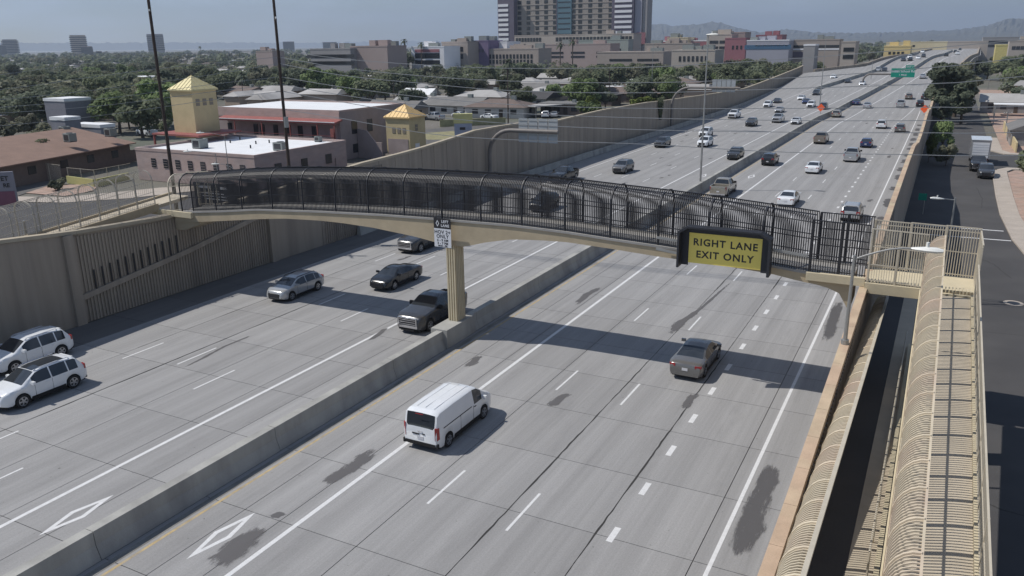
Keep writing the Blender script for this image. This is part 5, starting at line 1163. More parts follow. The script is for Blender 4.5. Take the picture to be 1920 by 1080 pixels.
tree(G(117, 355), 1.7, 'bush', 'olive', 1.0, 'spiky grey green bush in the planted bed by the left driveway', 'bushes near the left edge'); tree(G(104, 357), 1.5, 'bush', 'dark green', 1.2, 'dark low bush left of the spiky one in the planted bed', 'bushes near the left edge')
tree(G(84, 322), 5.2, 'round', 'mid green', .85, 'round dark shrub like tree in front of the brown roofed house')
lamp_post(G(434, 368), 7.4, (-1.9, -1.6), 'curved arm lamp post standing right of the left utility pole', s=1.1, r=.07); lamp_post(G(414, 372), 5.4, (-2.2, -1.9), 'shorter curved arm lamp post in front of the low pinkish building', s=1.1, r=.07)
lamp_post(G(445, 395), 4.9, (-1.2, -.9), 'lowest lamp post just above the left end of the footbridge', s=1.0, r=.07)
ls = thing('shop_sign', 'grey and purple board sign on a post at the left edge of the photo', 'sign', G(4, 402)); ORG[ls.name] = G(4, 402); q0, q1 = atD(-28, 330, 62), atD(20, 383, 62); dd = Vector((math.cos(R(40)), math.sin(R(40)), 0))
c_ = atD(-4, 356, 62); MB().obox(tuple(c_), dd, Vector((-dd.y, dd.x, 0)), Vector((0, 0, 1)), 1.05, .12, 1.15).build('board', mat('board_grey', (.20, .20, .24), .7), ls); MB().obox(tuple(c_-Vector((-dd.y, dd.x, 0))*.13-Vector((0, 0, .55))), dd, Vector((-dd.y, dd.x, 0)), Vector((0, 0, 1)), 1.0, .012, .45).build('lower_panel', mat('board_purple', (.17, .07, .11), .7), ls)
text_obj('lettering', 'ET', .42, SIGNB, ls, tuple(c_-Vector((-dd.y, dd.x, 0))*.14+dd*.55+Vector((0, 0, .72))), (PI/2, 0, R(40)), .004, bold=.01); text_obj('lettering', 'RE', .36, SIGNB, ls, tuple(c_-Vector((-dd.y, dd.x, 0))*.14+dd*.6+Vector((0, 0, .28))), (PI/2, 0, R(40)), .004, bold=.01)
MB().tube([(c_.x+dd.x*1.15, c_.y+dd.y*1.15, 0), (c_.x+dd.x*1.15, c_.y+dd.y*1.15, 6.6)], .09, 8).build('post', GALV, ls)

# ------------------------------------------------------------------ larger buildings across the city
def facade(name, label, cat, px0, px1, ytop, D, depth, m, rows=(), yaw=0., zb=0., Dy=None, roofm=None, band=None, hd=None):
    """a block whose front spans the view between two bearings at distance D; windows are boxes set in rows: (v, height, n, width, first u, last u, material)"""
    A = atD(px0, 200, D)
    if D < 1000: B = atY(px1, 200, A.y); depth = min(depth, 16)
    else: B = atD(px1, 200, D)
    zt = atD((px0+px1)/2, ytop, math.hypot((A.x+B.x)/2, (A.y+B.y)/2)).z; A.z = B.z = 0
    d = (B-A); W = d.length; d.normalize(); nrm = Vector((-d.y, d.x, 0)); c = (A+B)/2
    t = thing(name, label, cat, c+Vector((0, 0, zb))); ORG[t.name] = Vector(c+Vector((0, 0, zb))); Z = Vector((0, 0, 1))
    MB().obox(tuple(c+nrm*depth/2+Z*(zb+zt)/2), d, nrm, Z, W/2, depth/2, (zt-zb)/2).build('wall', m, t)
    MB().obox(tuple(c+nrm*depth/2+Z*(zt+.3)), d, nrm, Z, W/2+.1, depth/2+.1, .295).build('roof', roofm or m, t)
    rq = random.Random(int(px0*3+px1))
    if D < 700 and W > 12:
        for i in range(rq.randint(2, 4)):
            u = rq.uniform(.12, .88); p = A+d*(W*u)+nrm*rq.uniform(4, max(5, depth-3)); hh_ = rq.uniform(1.2, 2.6); MB().obox(tuple(p+Z*(zt+.6+hh_/2)), d, nrm, Z, rq.uniform(1.2, 3.2), rq.uniform(1, 1.8), hh_/2).build('roof_unit', rq.choice([HVAC, m, m]), t)
    for (v, hh, n, ww, u0, u1, mm) in rows:
        z = lerp(zb, zt, .40+.58*v if D < 1000 else v); me = None
        for i in range(n):
            u = lerp(u0, u1, (i+.5)/n) if n > 1 else (u0+u1)/2; p = A+d*(W*u)-nrm*.06+Z*z
            if me is None:
                o = MB().obox(tuple(p), d, nrm, Z, ww/2, .06, hh/2).build('window', mm, t); me = o; p0 = p
            else: o = bpy.data.objects.new('window', me.data); COL.objects.link(o); o.parent = t; o.location = p-p0
    return t, A, B, zt, d, nrm
TANB = mat('tan_facade', (.36, .31, .275), .9, var=.06, scale=.1); PINKB = mat('pink_facade', (.36, .29, .27), .9, var=.06, scale=.1); GREYB = mat('grey_facade', (.30, .29, .29), .9, var=.08, scale=.1); PURB = mat('purple_facade', (.17, .13, .22), .8, var=.08, scale=.1)
WHTB = mat('white_facade', (.74, .74, .76), .8, var=.05, scale=.1); DKB = mat('dark_facade', (.12, .105, .14), .8, var=.1, scale=.1); BEIB = mat('beige_facade', (.42, .37, .325), .9, var=.06, scale=.1); REDB = mat('red_facade', (.30, .13, .15), .8, var=.06, scale=.1)
BLUB = mat('blue_facade', (.06, .13, .22), .5, var=.1, scale=.1); TEAL = mat('teal_glass', (.11, .19, .23), .4, var=.1, scale=.1); LAV = mat('lavender_facade', (.34, .34, .39), .8, var=.05, scale=.1); DKWIN = WINDK
facade('office_block', 'long blank pinkish block in front of the skyline', 'building', 664, 732, 88, 420, 40, PINKB, hd=0)
facade('parking_garage', 'dark layered parking garage left of the blank pinkish block', 'building', 590, 664, 93, 430, 30, GREYB, [(.35, 1.6, 5, 10, .02, .98, DKWIN), (.7, 1.6, 5, 10, .02, .98, DKWIN)])
facade('parking_garage', 'white banded parking garage right of the big dark tree', 'building', 776, 836, 89, 440, 30, WHTB, [(.60, 2.6, 1, 15, .04, .94, DKWIN), (.86, 1.6, 1, 15, .04, .94, REDB), (.25, 2.2, 1, 15, .04, .94, DKWIN)])
facade('office_block', 'tan office block with four pairs of windows left of the purple block', 'building', 832, 880, 80, 450, 30, TANB, [(.72, 2.4, 3, 1.6, .12, .9, DKWIN), (.38, 2.4, 3, 1.6, .12, .9, DKWIN)])
facade('office_block', 'purple block near the left end of the hospital', 'building', 879, 918, 78, 455, 30, PURB, [(.6, 1.6, 2, 1.5, .5, .8, DKB)])
facade('office_block', 'tan block with a long row of windows under a white upper storey', 'building', 916, 1010, 93, 450, 40, TANB, [(.62, 2.2, 13, 1.2, .02, .9, DKWIN), (.3, 2.0, 13, 1.2, .02, .9, DKWIN)])
facade('office_block', 'white upper storey block beside the purple block', 'building', 918, 952, 80, 462, 20, WHTB, [(.4, 1, 2, 2, .1, .9, DKWIN)])
facade('parking_garage', 'pinkish parking garage below the middle of the hospital tower', 'building', 1020, 1142, 84, 520, 40, PINKB, [(.55, 1.2, 1, 14, .03, .25, DKWIN), (.30, 1.2, 1, 14, .03, .25, DKWIN), (.55, 1.2, 1, 9, .42, .62, DKWIN), (.30, 1.2, 1, 9, .42, .62, DKWIN), (.55, 1.2, 6, 1.4, .80, .98, DKWIN), (.30, 1.2, 1, 8, .80, .98, DKWIN)])
facade('parking_garage', 'tan parking garage with dark openings below the right end of the hospital', 'building', 1118, 1240, 99, 430, 36, TANB, [(.55, 1.1, 1, 12, .18, .55, DKWIN), (.55, 1.1, 1, 11, .60, .95, DKWIN), (.22, 1.1, 1, 10, .62, .92, DKWIN), (.22, 1.1, 1, 4, .02, .1, DKWIN)])
facade('hospital_podium', 'long hospital podium with a continuous row of small windows', 'building', 966, 1184, 66, 600, 60, BEIB, [(.84, 2.6, 9, 1.8, .01, .24, DKWIN), (.84, 2.6, 22, 2.0, .36, .99, DKWIN)], roofm=TANB)
facade('office_block', 'teal topped middle block of the hospital podium', 'building', 1078, 1175, 76, 570, 40, mat('sage_facade', (.30, .33, .30), .9), [(.5, 1.2, 1, 30, .03, .9, DKWIN)])
# hospital tower: one tall building with wings, window rows and striped ends
HD = 640
A0 = atD(1075, 200, HD); B0 = A0.copy(); HY = A0.y; hd_ = Vector((1, 0, 0)); hn = Vector((-hd_.y, hd_.x, 0)); Z = Vector((0, 0, 1))
cc = (A0+B0)/2; cc.z = 0; hosp = thing('hospital_tower', 'tall tan hospital tower with striped end wings and rows of dark windows', 'building', cc); ORG[hosp.name] = Vector(cc)
def HX(px): q = atY(px, 200, HY); return (q-cc).dot(hd_)
def HZ(py, px=1080): return atD(px, py, HD).z
def hbox(p0, p1, z0, z1, n0, n1, m, nme, par=None): a, c = HX(p0), HX(p1); return MB().obox(tuple(cc+hd_*(a+c)/2+hn*(n0+n1)/2+Z*(z0+z1)/2), hd_, hn, Z, abs(c-a)/2, (n1-n0)/2, (z1-z0)/2).build(nme, m, par or hosp)
ZT = 52.5
HTAN = mat('hospital_tan', (.31, .28, .25), .9, var=.05, scale=.1)
hbox(971, 1044, 0, ZT, 0, 25, HTAN, 'wall'); hbox(1045, 1071, 0, ZT+1, -1, 25, TEAL, 'glass_shaft'); hbox(1071.5, 1147, 0, ZT, 0, 25, HTAN, 'wall'); hbox(1043.6, 1044.9, 0, ZT, -1.2, 0, DKB, 'dark_fin'); hbox(1146, 1148, 0, ZT+1, -2, 0, WHTB, 'white_fin')
hbox(943, 972, 0, ZT-1, -6, 6, DKB, 'wing'); hbox(1148.5, 1188, 0, ZT-1, -6, 20, DKB, 'wing'); hbox(1188.5, 1201, 0, ZT+6, -4, 8, LAV, 'wing'); hbox(1201.5, 1210, 0, ZT+7, -3, 8, GREYB, 'wing'); hbox(1193, 1209, 16, 24, -4.4, -4.02, REDB, 'red_panel')
zz = [HZ(6+9.4*i) for i in range(8)]
for i, z in enumerate(zz):
    hbox(944, 962, z-.95, z+.95, -6.35, -6.02, WHTB, 'white_band'); hbox(1154, 1185, z-.85, z+.85, -6.35, -6.02, WHTB, 'white_band')
for i in range(8):
    z = HZ(1+10.1*i); 
    if z < 17: continue
    for px in [976, 992, 1008, 1024, 1040]: hbox(px-3.3, px+3.3, z-1.25, z+1.25, -.12, -.01, DKWIN, 'window')
    for px in [1086, 1104, 1122, 1141, 1074]: hbox(px-3.5, px+3.5, z-1.25, z+1.25, -.12, -.01, DKWIN, 'window')
    hbox(971, 1043, z-2.1, z-1.9, -.25, -.01, BEIB, 'ledge'); hbox(1072, 1146, z-2.1, z-1.9, -.25, -.01, BEIB, 'ledge'); hbox(1047, 1069, z-1.3, z-.5, -1.12, -1.01, DKWIN, 'spandrel')
facade('office_block', 'tan low block with four square windows right of the hospital', 'building', 1205, 1292, 83, 470, 30, TANB, [(.45, 1.6, 2, 4, .05, .30, DKWIN), (.45, 1.6, 4, 1.4, .70, .98, DKWIN), (.42, 2.2, 1, 14, .34, .66, GREYB)])
facade('retail_block', 'cream roof block behind the tan low block right of the hospital', 'building', 1246, 1284, 72, 520, 30, mat('cream_facade', (.56, .48, .34), .9)); facade('retail_block', 'long white and red roofed hall right of the hospital tower', 'building', 1216, 1318, 78, 530, 30, REDB, roofm=WHTB)
facade('colonnade_block', 'white colonnaded low block with dark openings near the freeway wall', 'building', 1255, 1335, 96, 380, 20, BEIB, [(.62, 2.2, 7, 1.0, .15, .85, DKWIN)])
facade('office_block', 'tan three storey block left of the two tall palms', 'building', 1318, 1364, 66, 500, 24, BEIB, [(.72, 1.6, 2, 5, .1, .9, DKWIN), (.45, 1.6, 2, 5, .1, .9, DKWIN)]); facade('office_block', 'red block behind the two tall palms', 'building', 1352, 1390, 73, 496, 22, REDB, [(.6, 2, 3, 1, .3, .9, DKWIN)])
facade('office_block', 'pink stepped block behind the palms', 'building', 1363, 1388, 62, 515, 20, PINKB)
facade('clinic', 'low building with a blue window band under a flat white roof', 'building', 1392, 1470, 77, 470, 26, LAV, [(.72, 2.2, 1, 24, .01, .99, BLUB), (.80, .7, 8, 1.6, .2, .98, WHTB)], roofm=WHTB); facade('retail_block', 'dark red roof block behind the blue windowed clinic', 'building', 1408, 1456, 67, 560, 24, REDB)
facade('parking_garage', 'wide tan garage with a white edged deck right of the clinic', 'building', 1470, 1562, 76, 480, 40, TANB, [(.72, 1.4, 1, 26, .01, .98, DKWIN), (.58, .8, 1, 26, .01, .98, WHTB), (.3, 3, 1, 10, .0, .4, DKB)])
facade('office_block', 'dark tall block by the tall trees left of the far freeway', 'building', 1497, 1518, 86, 345, 10, GREYB, roofm=WHTB)
facade('office_block', 'pale two storey block among the trees left of the yellow building', 'building', 1566, 1592, 80, 420, 16, BEIB, [(.7, 1.8, 2, 2.4, .2, .9, DKWIN), (.35, 1.8, 2, 2.4, .2, .9, DKWIN)])
YFAC = mat('yellow_facade', (.60, .48, .24), .9, var=.06, scale=.1)
facade('warehouse', 'yellow warehouse building beside the far freeway', 'building', 1645, 1694, 88, 470, 20, YFAC, [(.65, 1.2, 4, 1.2, .15, .8, DKWIN), (.3, 1.4, 3, 1.4, .15, .6, DKWIN)])
facade('warehouse', 'long pale yellow hall on the horizon across the far freeway', 'building', 1648, 1760, 80, 700, 30, mat('pale_yellow_facade', (.62, .54, .36), .9), [(.75, 1.3, 6, 1.6, .05, .5, DKWIN)])
facade('warehouse', 'long tan hall behind the viaduct on the horizon', 'building', 1758, 1835, 79, 760, 30, BEIB); facade('office_block', 'dim grey office rows right of the viaduct on the horizon', 'building', 1824, 1890, 71, 800, 30, GREYB, [(.7, 2, 8, 3, .05, .95, DKWIN), (.4, 2, 8, 3, .05, .95, DKWIN)])
facade('canopy_building', 'small building with a bright yellow roof right of the viaduct', 'building', 1850, 1872, 86, 520, 14, mat('bright_yellow', (.58, .50, .20), .8), zb=0); facade('warehouse', 'pale boxy buildings at the right edge of the skyline', 'building', 1874, 1925, 78, 600, 20, BEIB, [(.6, 2, 5, 2, .1, .9, DKWIN)])
# skyline towers at the left
SKY = [(10, 30, 84, 2600, 'short pale half of the twin far skyline towers at the far left', LAV), (27, 54, 74, 2600, 'taller half of the twin far skyline towers at the far left', GREYB), (152, 181, 66, 2300, 'pale tall skyline tower left of the left utility pole', BEIB), (170, 190, 87, 2250, 'small pinkish tower in front of the pale skyline tower', PINKB),
       (293, 323, 64, 2400, 'wide grey skyline tower right behind the left utility pole', GREYB), (541, 562, 78, 3000, 'small far tower right of the right utility pole', GREYB), (614, 640, 79, 3200, 'second small far tower left of the blank pinkish block', GREYB), (196, 206, 96, 2200, 'tiny low block right of the small pinkish tower', TANB)]
for x0, x1, yt, D, lb_, m in SKY: facade('office_tower', lb_, 'tower', x0, x1, yt, D, 40, m, [(v/11, D*.0011, 1, (x1-x0)*D/1514*.86, .02, .98, DKWIN) for v in range(3, 11)])
# low structures among the trees at the left
def shed(px0, px1, ytop, D, lb_, m, rm, dep=10): facade('shed', lb_, 'building', px0, px1, ytop, D, dep, m, roofm=rm)
shed(84, 122, 190, 200, 'tall grey shed with a flat white roof among the trees at the left', mat('shed_grey', (.20, .20, .23), .9), WROOF, 6); shed(90, 117, 226, 172, 'small shed with a pale roof below the grey shed', MATS['shed_grey'], WROOF, 3)
shed(126, 182, 239, 176, 'long low white roofed trailer behind the brown roofed house', MATS['shed_grey'], WROOF, 3); shed(236, 275, 147, 330, 'flat roofed white house left of the yellow tower', GREYB, WROOF, 10); shed(490, 520, 97, 520, 'narrow tan office among trees left of the right utility pole', PINKB, TANB, 10)
# ------------------------------------------------------------------ houses
ROOFS = {'grey': mat('roof_grey', (.17, .165, .16), .9, var=.15, scale=.4, fine=.06), 'pale grey': mat('roof_pale', (.36, .35, .34), .9, var=.12, scale=.4, fine=.06), 'brown': mat('roof_brown', (.15, .115, .10), .9, var=.15, scale=.4), 'white': WROOF, 'dark': mat('roof_dark', (.06, .058, .06), .9, var=.15, scale=.4)}
WALLS = [mat('house_white', (.50, .48, .45), .9, var=.06), mat('house_tan', (.36, .29, .23), .9, var=.06), mat('house_grey', (.27, .265, .26), .9, var=.06), mat('house_brown', (.19, .15, .13), .9, var=.06)]
def house_proto(kind, w, d, h, rh):
    root = thing('house', None, None, (0, 0, 0))
    MB().box(-w/2, w/2, -d/2, d/2, 0, h).build('wall', WALLS[0], root); e = .5
    if kind == 'gable': mb = MB().add([(-w/2-e, -d/2-e, h-.15), (w/2+e, -d/2-e, h-.15), (w/2+e, d/2+e, h-.15), (-w/2-e, d/2+e, h-.15), (-w/2-e, 0, h+rh), (w/2+e, 0, h+rh)], [(0, 1, 5, 4), (2, 3, 4, 5), (1, 2, 5), (3, 0, 4), (3, 2, 1, 0)])
    elif kind == 'hip': mb = MB().add([(-w/2-e, -d/2-e, h-.1), (w/2+e, -d/2-e, h-.1), (w/2+e, d/2+e, h-.1), (-w/2-e, d/2+e, h-.1), (-w/2+d*.45, 0, h+rh), (w/2-d*.45, 0, h+rh)], [(0, 1, 5, 4), (2, 3, 4, 5), (1, 2, 5), (3, 0, 4), (3, 2, 1, 0)])
    else: mb = MB().box(-w/2-e, w/2+e, -d/2-e, d/2+e, h+.003, h+.35)
    rf = mb.build('roof', ROOFS['grey'], root); MB().box(w*.18, w*.26, -.4, .4, h+rh*.4, h+rh+.75).build('rooftop_cooler', HVAC, rf)
    for sx in (-.32, -.1, .33):
        for sy in (-1, 1): MB().box(w*sx-.7, w*sx+.7, min(sy*(d/2), sy*(d/2+.05)), max(sy*(d/2), sy*(d/2+.05)), 1.0, 2.1).build('window', WINDK, root)
    for sy in (-1, 1): MB().box(w*.12-.45, w*.12+.45, min(sy*(d/2), sy*(d/2+.05)), max(sy*(d/2), sy*(d/2+.05)), 0, 2.1).build('door', BARK, root)
    for sx in (-1, 1): MB().box(min(sx*w/2, sx*(w/2+.05)), max(sx*w/2, sx*(w/2+.05)), -.8, .8, 1.0, 2.1).build('window', WINDK, root)
    return root
HP = {'gable': house_proto('gable', 13, 8.5, 2.7, 1.7), 'hip': house_proto('hip', 14, 9.5, 2.7, 1.6), 'flat': house_proto('flat', 9, 6, 2.6, .3)}; HUSED = set(); HOUSEP = []
def house(P, rot, kind='gable', roof='grey', wall=0, s=1.0, label=None):
    keep = None if math.hypot(P.x, P.y) < 330 else {'wall', 'roof'}
    if kind not in HUSED and P is not None: HUSED.add(kind)
    o = copy_tree(HP[kind], None, keep); o.name = 'house'
    for c in o.children:
        if c.name.startswith('roof'): c.material_slots[0].link = 'OBJECT'; c.material_slots[0].material = ROOFS[roof]
        if c.name.startswith('wall'): c.material_slots[0].link = 'OBJECT'; c.material_slots[0].material = WALLS[wall]
    o.location = P; o.rotation_euler = (0, 0, R(rot)); o.scale = (s, s, 1); tag(o, label, 'house', 'houses of the neighbourhood left of the freeway' if P.x < 0 else 'houses beside the side street'); HOUSEP.append(P.copy())
    if not label: autolabel(o, f'{roof} {kind} roofed house', P)
    return o
# those that can be picked out in the photo, then streets filled in behind
for px, py, rot, k, rf, wl_i, s in [(745, 222, 5, 'gable', 'grey', 1, 1), (795, 210, 2, 'gable', 'pale grey', 0, 1.1), (862, 214, 0, 'gable', 'grey', 0, 1.2), (940, 218, 8, 'hip', 'brown', 0, 1.1), (912, 196, 0, 'hip', 'pale grey', 1, 1.1), (1000, 200, -5, 'gable', 'dark', 2, 1), (765, 176, 0, 'hip', 'pale grey', 0, 1.2), (690, 182, 10, 'gable', 'pale grey', 2, 1),
                                   (1010, 180, 0, 'gable', 'grey', 0, 1.1), (1085, 165, 0, 'hip', 'pale grey', 0, 1.2), (1120, 196, 0, 'flat', 'dark', 3, 1.3), (1175, 190, 4, 'gable', 'brown', 3, 1), (1215, 172, 0, 'gable', 'white', 0, 1), (660, 190, 0, 'gable', 'grey', 2, 1), (1060, 214, 5, 'flat', 'grey', 3, 1.2), (1145, 178, 0, 'flat', 'white', 0, .8),
                                   (590, 160, 0, 'gable', 'pale grey', 1, 1), (640, 165, 10, 'gable', 'grey', 1, 1), (466, 186, -20, 'gable', 'brown', 1, 1.3), (470, 128, 0, 'gable', 'pale grey', 0, 1), (436, 118, 0, 'flat', 'white', 0, 1.1), (150, 168, 0, 'hip', 'grey', 2, 1), (50, 150, 0, 'hip', 'brown', 2, 1), (240, 158, 0, 'gable', 'white', 0, .9), (710, 160, 0, 'gable', 'white', 0, .8),
                                   (700, 150, 0, 'flat', 'white', 0, .9), (830, 142, 0, 'flat', 'white', 0, .9), (870, 150, 0, 'gable', 'white', 0, 1), (960, 150, 0, 'flat', 'white', 0, 1.2), (1000, 146, 0, 'gable', 'white', 0, 1.1), (1040, 156, 0, 'gable', 'pale grey', 0, 1), (1270, 168, 0, 'hip', 'brown', 3, 1.1), (1290, 158, 0, 'flat', 'white', 0, .8), (1240, 190, 0, 'gable', 'brown', 1, .9), (20, 172, 0, 'gable', 'pale grey', 1, 1.1), (95, 150, 0, 'hip', 'white', 0, 1), (118, 132, 0, 'gable', 'brown', 1, 1.1), (185, 142, 0, 'flat', 'white', 0, 1.1), (262, 138, 0, 'gable', 'grey', 1, 1), (205, 124, 0, 'gable', 'pale grey', 0, 1.2), (345, 132, 0, 'flat', 'white', 0, 1.2), (392, 126, 0, 'hip', 'brown', 1, 1.1), (415, 142, 0, 'gable', 'pale grey', 0, 1), (500, 148, 0, 'gable', 'white', 0, 1), (530, 132, 0, 'hip', 'pale grey', 1, 1.1), (548, 172, 0, 'gable', 'grey', 2, 1), (612, 178, 0, 'hip', 'pale grey', 0, 1), (620, 146, 0, 'flat', 'white', 0, 1.2), (575, 120, 0, 'gable', 'white', 0, 1.2), (60, 124, 0, 'gable', 'grey', 0, 1.2), (790, 192, 0, 'gable', 'white', 0, .8), (985, 166, 0, 'hip', 'pale grey', 0, 1), (925, 160, 0, 'gable', 'white', 0, .9)]: house(G(px, py), rot, k, rf, wl_i, s)
house(Vector((14.2, 148.5+16, 0)), 90, 'gable', 'grey', 2, .9, 'pale walled house with a grey roof at the right edge by the side street'); house(Vector((13.5, 232, 0)), 0, 'gable', 'pale grey', 2, .9, 'grey gabled house with a white carport behind the street corner'); house(Vector((24, 262, 0)), 0, 'hip', 'white', 0, .9, 'white roofed house farther up the side street'); house(Vector((33, 206, 0)), 90, 'hip', 'grey', 2, 1, 'grey roofed house at the right edge behind the trees')
cp = thing('carport', 'white topped carport in front of the grey gabled house', 'carport', (13, 222, 0)); MB().box(10, 17, 219, 224, 2.5, 2.7).build('roof', WROOF, cp)
for x in (10.2, 16.8):
    for y in (219.2, 223.8): MB().box(x-.08, x+.08, y-.08, y+.08, 0, 2.498).build('post', GALV, cp)
yw = thing('yard_wall', 'low yellow block wall along the gravel yard of the corner house', 'wall', (11, 160, 0))
for i in range(12): MB().box(10.6, 10.8, 149+i*3.2, 152.15+i*3.2, 0, 1.6).build('panel', YELW, yw)
yw2 = thing('yard_wall', 'yellow wall piece at the right edge behind the round tree', 'wall', (12, 106, 0))
for i in range(5): MB().box(10.9+.02*i, 11.1+.02*i, 96+i*3.2, 99.15+i*3.2, 0, 1.9).build('panel', YELW, yw2)
cpt = thing('carport', 'open metal carport over parked cars above the left wall', 'carport', G(1010, 218)); ORG[cpt.name] = G(1010, 218)
a, b_ = G(1005, 221), G(1060, 216); d_ = (b_-a).normalized(); n_ = Vector((-d_.y, d_.x, 0)); MB().obox(tuple((a+b_)/2+n_*2.5+Vector((0, 0, 2.7))), d_, n_, Vector((0, 0, 1)), (b_-a).length/2+.6, 3, .1).build('roof', ROOFS['pale grey'], cpt)
for p in (a, b_):
    for k in (0, 5): q = p+n_*k; MB().box(q.x-.07, q.x+.07, q.y-.07, q.y+.07, 0, 2.598).build('post', GALV, cpt)
# parked cars in the neighbourhood
PK = [('sedan', 'white', 932, 224, 80, 'white sedan parked below the thin pole near the carport'), ('pickup', 'silver', 830, 226, 75, 'silver pickup parked left of the pylon sign'), ('suv', 'white', 1022, 222, 20, 'white car under the metal carport, left one'), ('sedan', 'silver', 1038, 221, 20, 'silver car under the metal carport, right one'), ('suv', 'white', 986, 219, 60, 'white car parked left of the carport'),
      ('sedan', 'white', 873, 221, 70, 'white car half behind the pylon sign'), ('suv', 'dark_grey', 905, 214, 80, 'dark car parked in the driveway behind the white sedan'), ('van', 'white', 205, 246, 95, 'white van with ladders behind the brown roofed house'), ('sedan', 'white', 722, 181, 60, 'white car on the street behind the small gate tower'), ('suv', 'silver', 692, 176, 60, 'silver car on the street left of the small gate tower'),
      ('pickup', 'white', 290, 256, 80, 'white pickup left of the yellow tower'), ('sedan', 'white', 800, 176, 50, 'small white car between the pale roofed houses'), ('sedan', 'white', 1250, 170, 40, 'small white car by the brown roofed house near the wall')]
for k, c, px, py, rz, lb_ in PK:
    o = car(k, c, 0, 0, lb_, 1, z=0, grp='cars parked in the neighbourhood'); g_ = G(px, py); o.location = g_; o.rotation_euler = (0, 0, R(rz))
rc9 = random.Random(4); pk = 0; CNAME = {'white': 'white', 'silver': 'silver', 'dark_grey': 'dark grey', 'black': 'black'}
while pk < 26:
    px, py = rc9.uniform(640, 1240), rc9.uniform(142, 216); P = G(px, py)
    if P.x > -58 or P.length < 165 or any(abs(P.x-q.x) < 9 and abs(P.y-q.y) < 7 for q in HOUSEP): continue
    k, c = rc9.choice(['sedan', 'suv', 'pickup']), rc9.choice(['white', 'white', 'silver', 'dark_grey', 'black', 'white']); o = car(k, c, 0, 0, None, 1, z=0, grp='cars parked in the neighbourhood'); o.location = P; o.rotation_euler = (0, 0, R(rc9.choice([0, 90, 180, 270])))
    HOUSEP.append(P.copy()) if pk % 3 == 0 else None; autolabel(o, f'{CNAME[c]} parked {"pickup" if k == "pickup" else "car"}', P); pk += 1
hd9 = thing('low_wall', 'long low yellow green wall behind the pylon sign at the edge of the car park', 'wall', G(900, 236)); ORG[hd9.name] = G(900, 236)
a, c = G(825, 238), G(948, 233); dd = (c-a).normalized(); nn = Vector((-dd.y, dd.x, 0))
for i in range(12): p, q = a.lerp(c, i/12), a.lerp(c, (i+.985)/12); MB().obox(tuple((p+q)/2+Vector((0, 0, .75))), dd, nn, Vector((0, 0, 1)), (q-p).length/2, .12, .75).build('panel', mat('wall_olive', (.30, .29, .16), .9, var=.3, scale=1.2), hd9)
gs9 = structure(flat('grass_strip', [tuple(G(x, y))[:2] for x, y in ((800, 262), (790, 250), (960, 238), (985, 244), (870, 262))], .02, mat('dry_grass', (.24, .22, .12), .95, var=.3, scale=.8)))
sb9 = thing('shop_sign', 'wide dark board with pale writing behind the left end of the footbridge cage', 'sign', (-54.5, 50, 0)); z0, z1 = 3.4, 6.0
MB().box(-58.3, -51.2, 50, 50.2, z0, z1).build('board', SIGNB, sb9)
for x in (-57.5, -52): MB().box(x-.1, x+.1, 50.05, 50.18, 0, z0-.002).build('post', DKSTEEL, sb9)
for zz_, x0, x1 in ((5.55, -57.6, -56.2), (5.55, -55.2, -53.2), (5.1, -57.4, -54.6), (4.85, -57.3, -53.2), (4.6, -56.9, -54.0)): MB().box(x0, x1, 49.97, 49.995, zz_, zz_+(.22 if zz_ > 5.3 else .07)).build('pale_line', SIGNW, sb9)
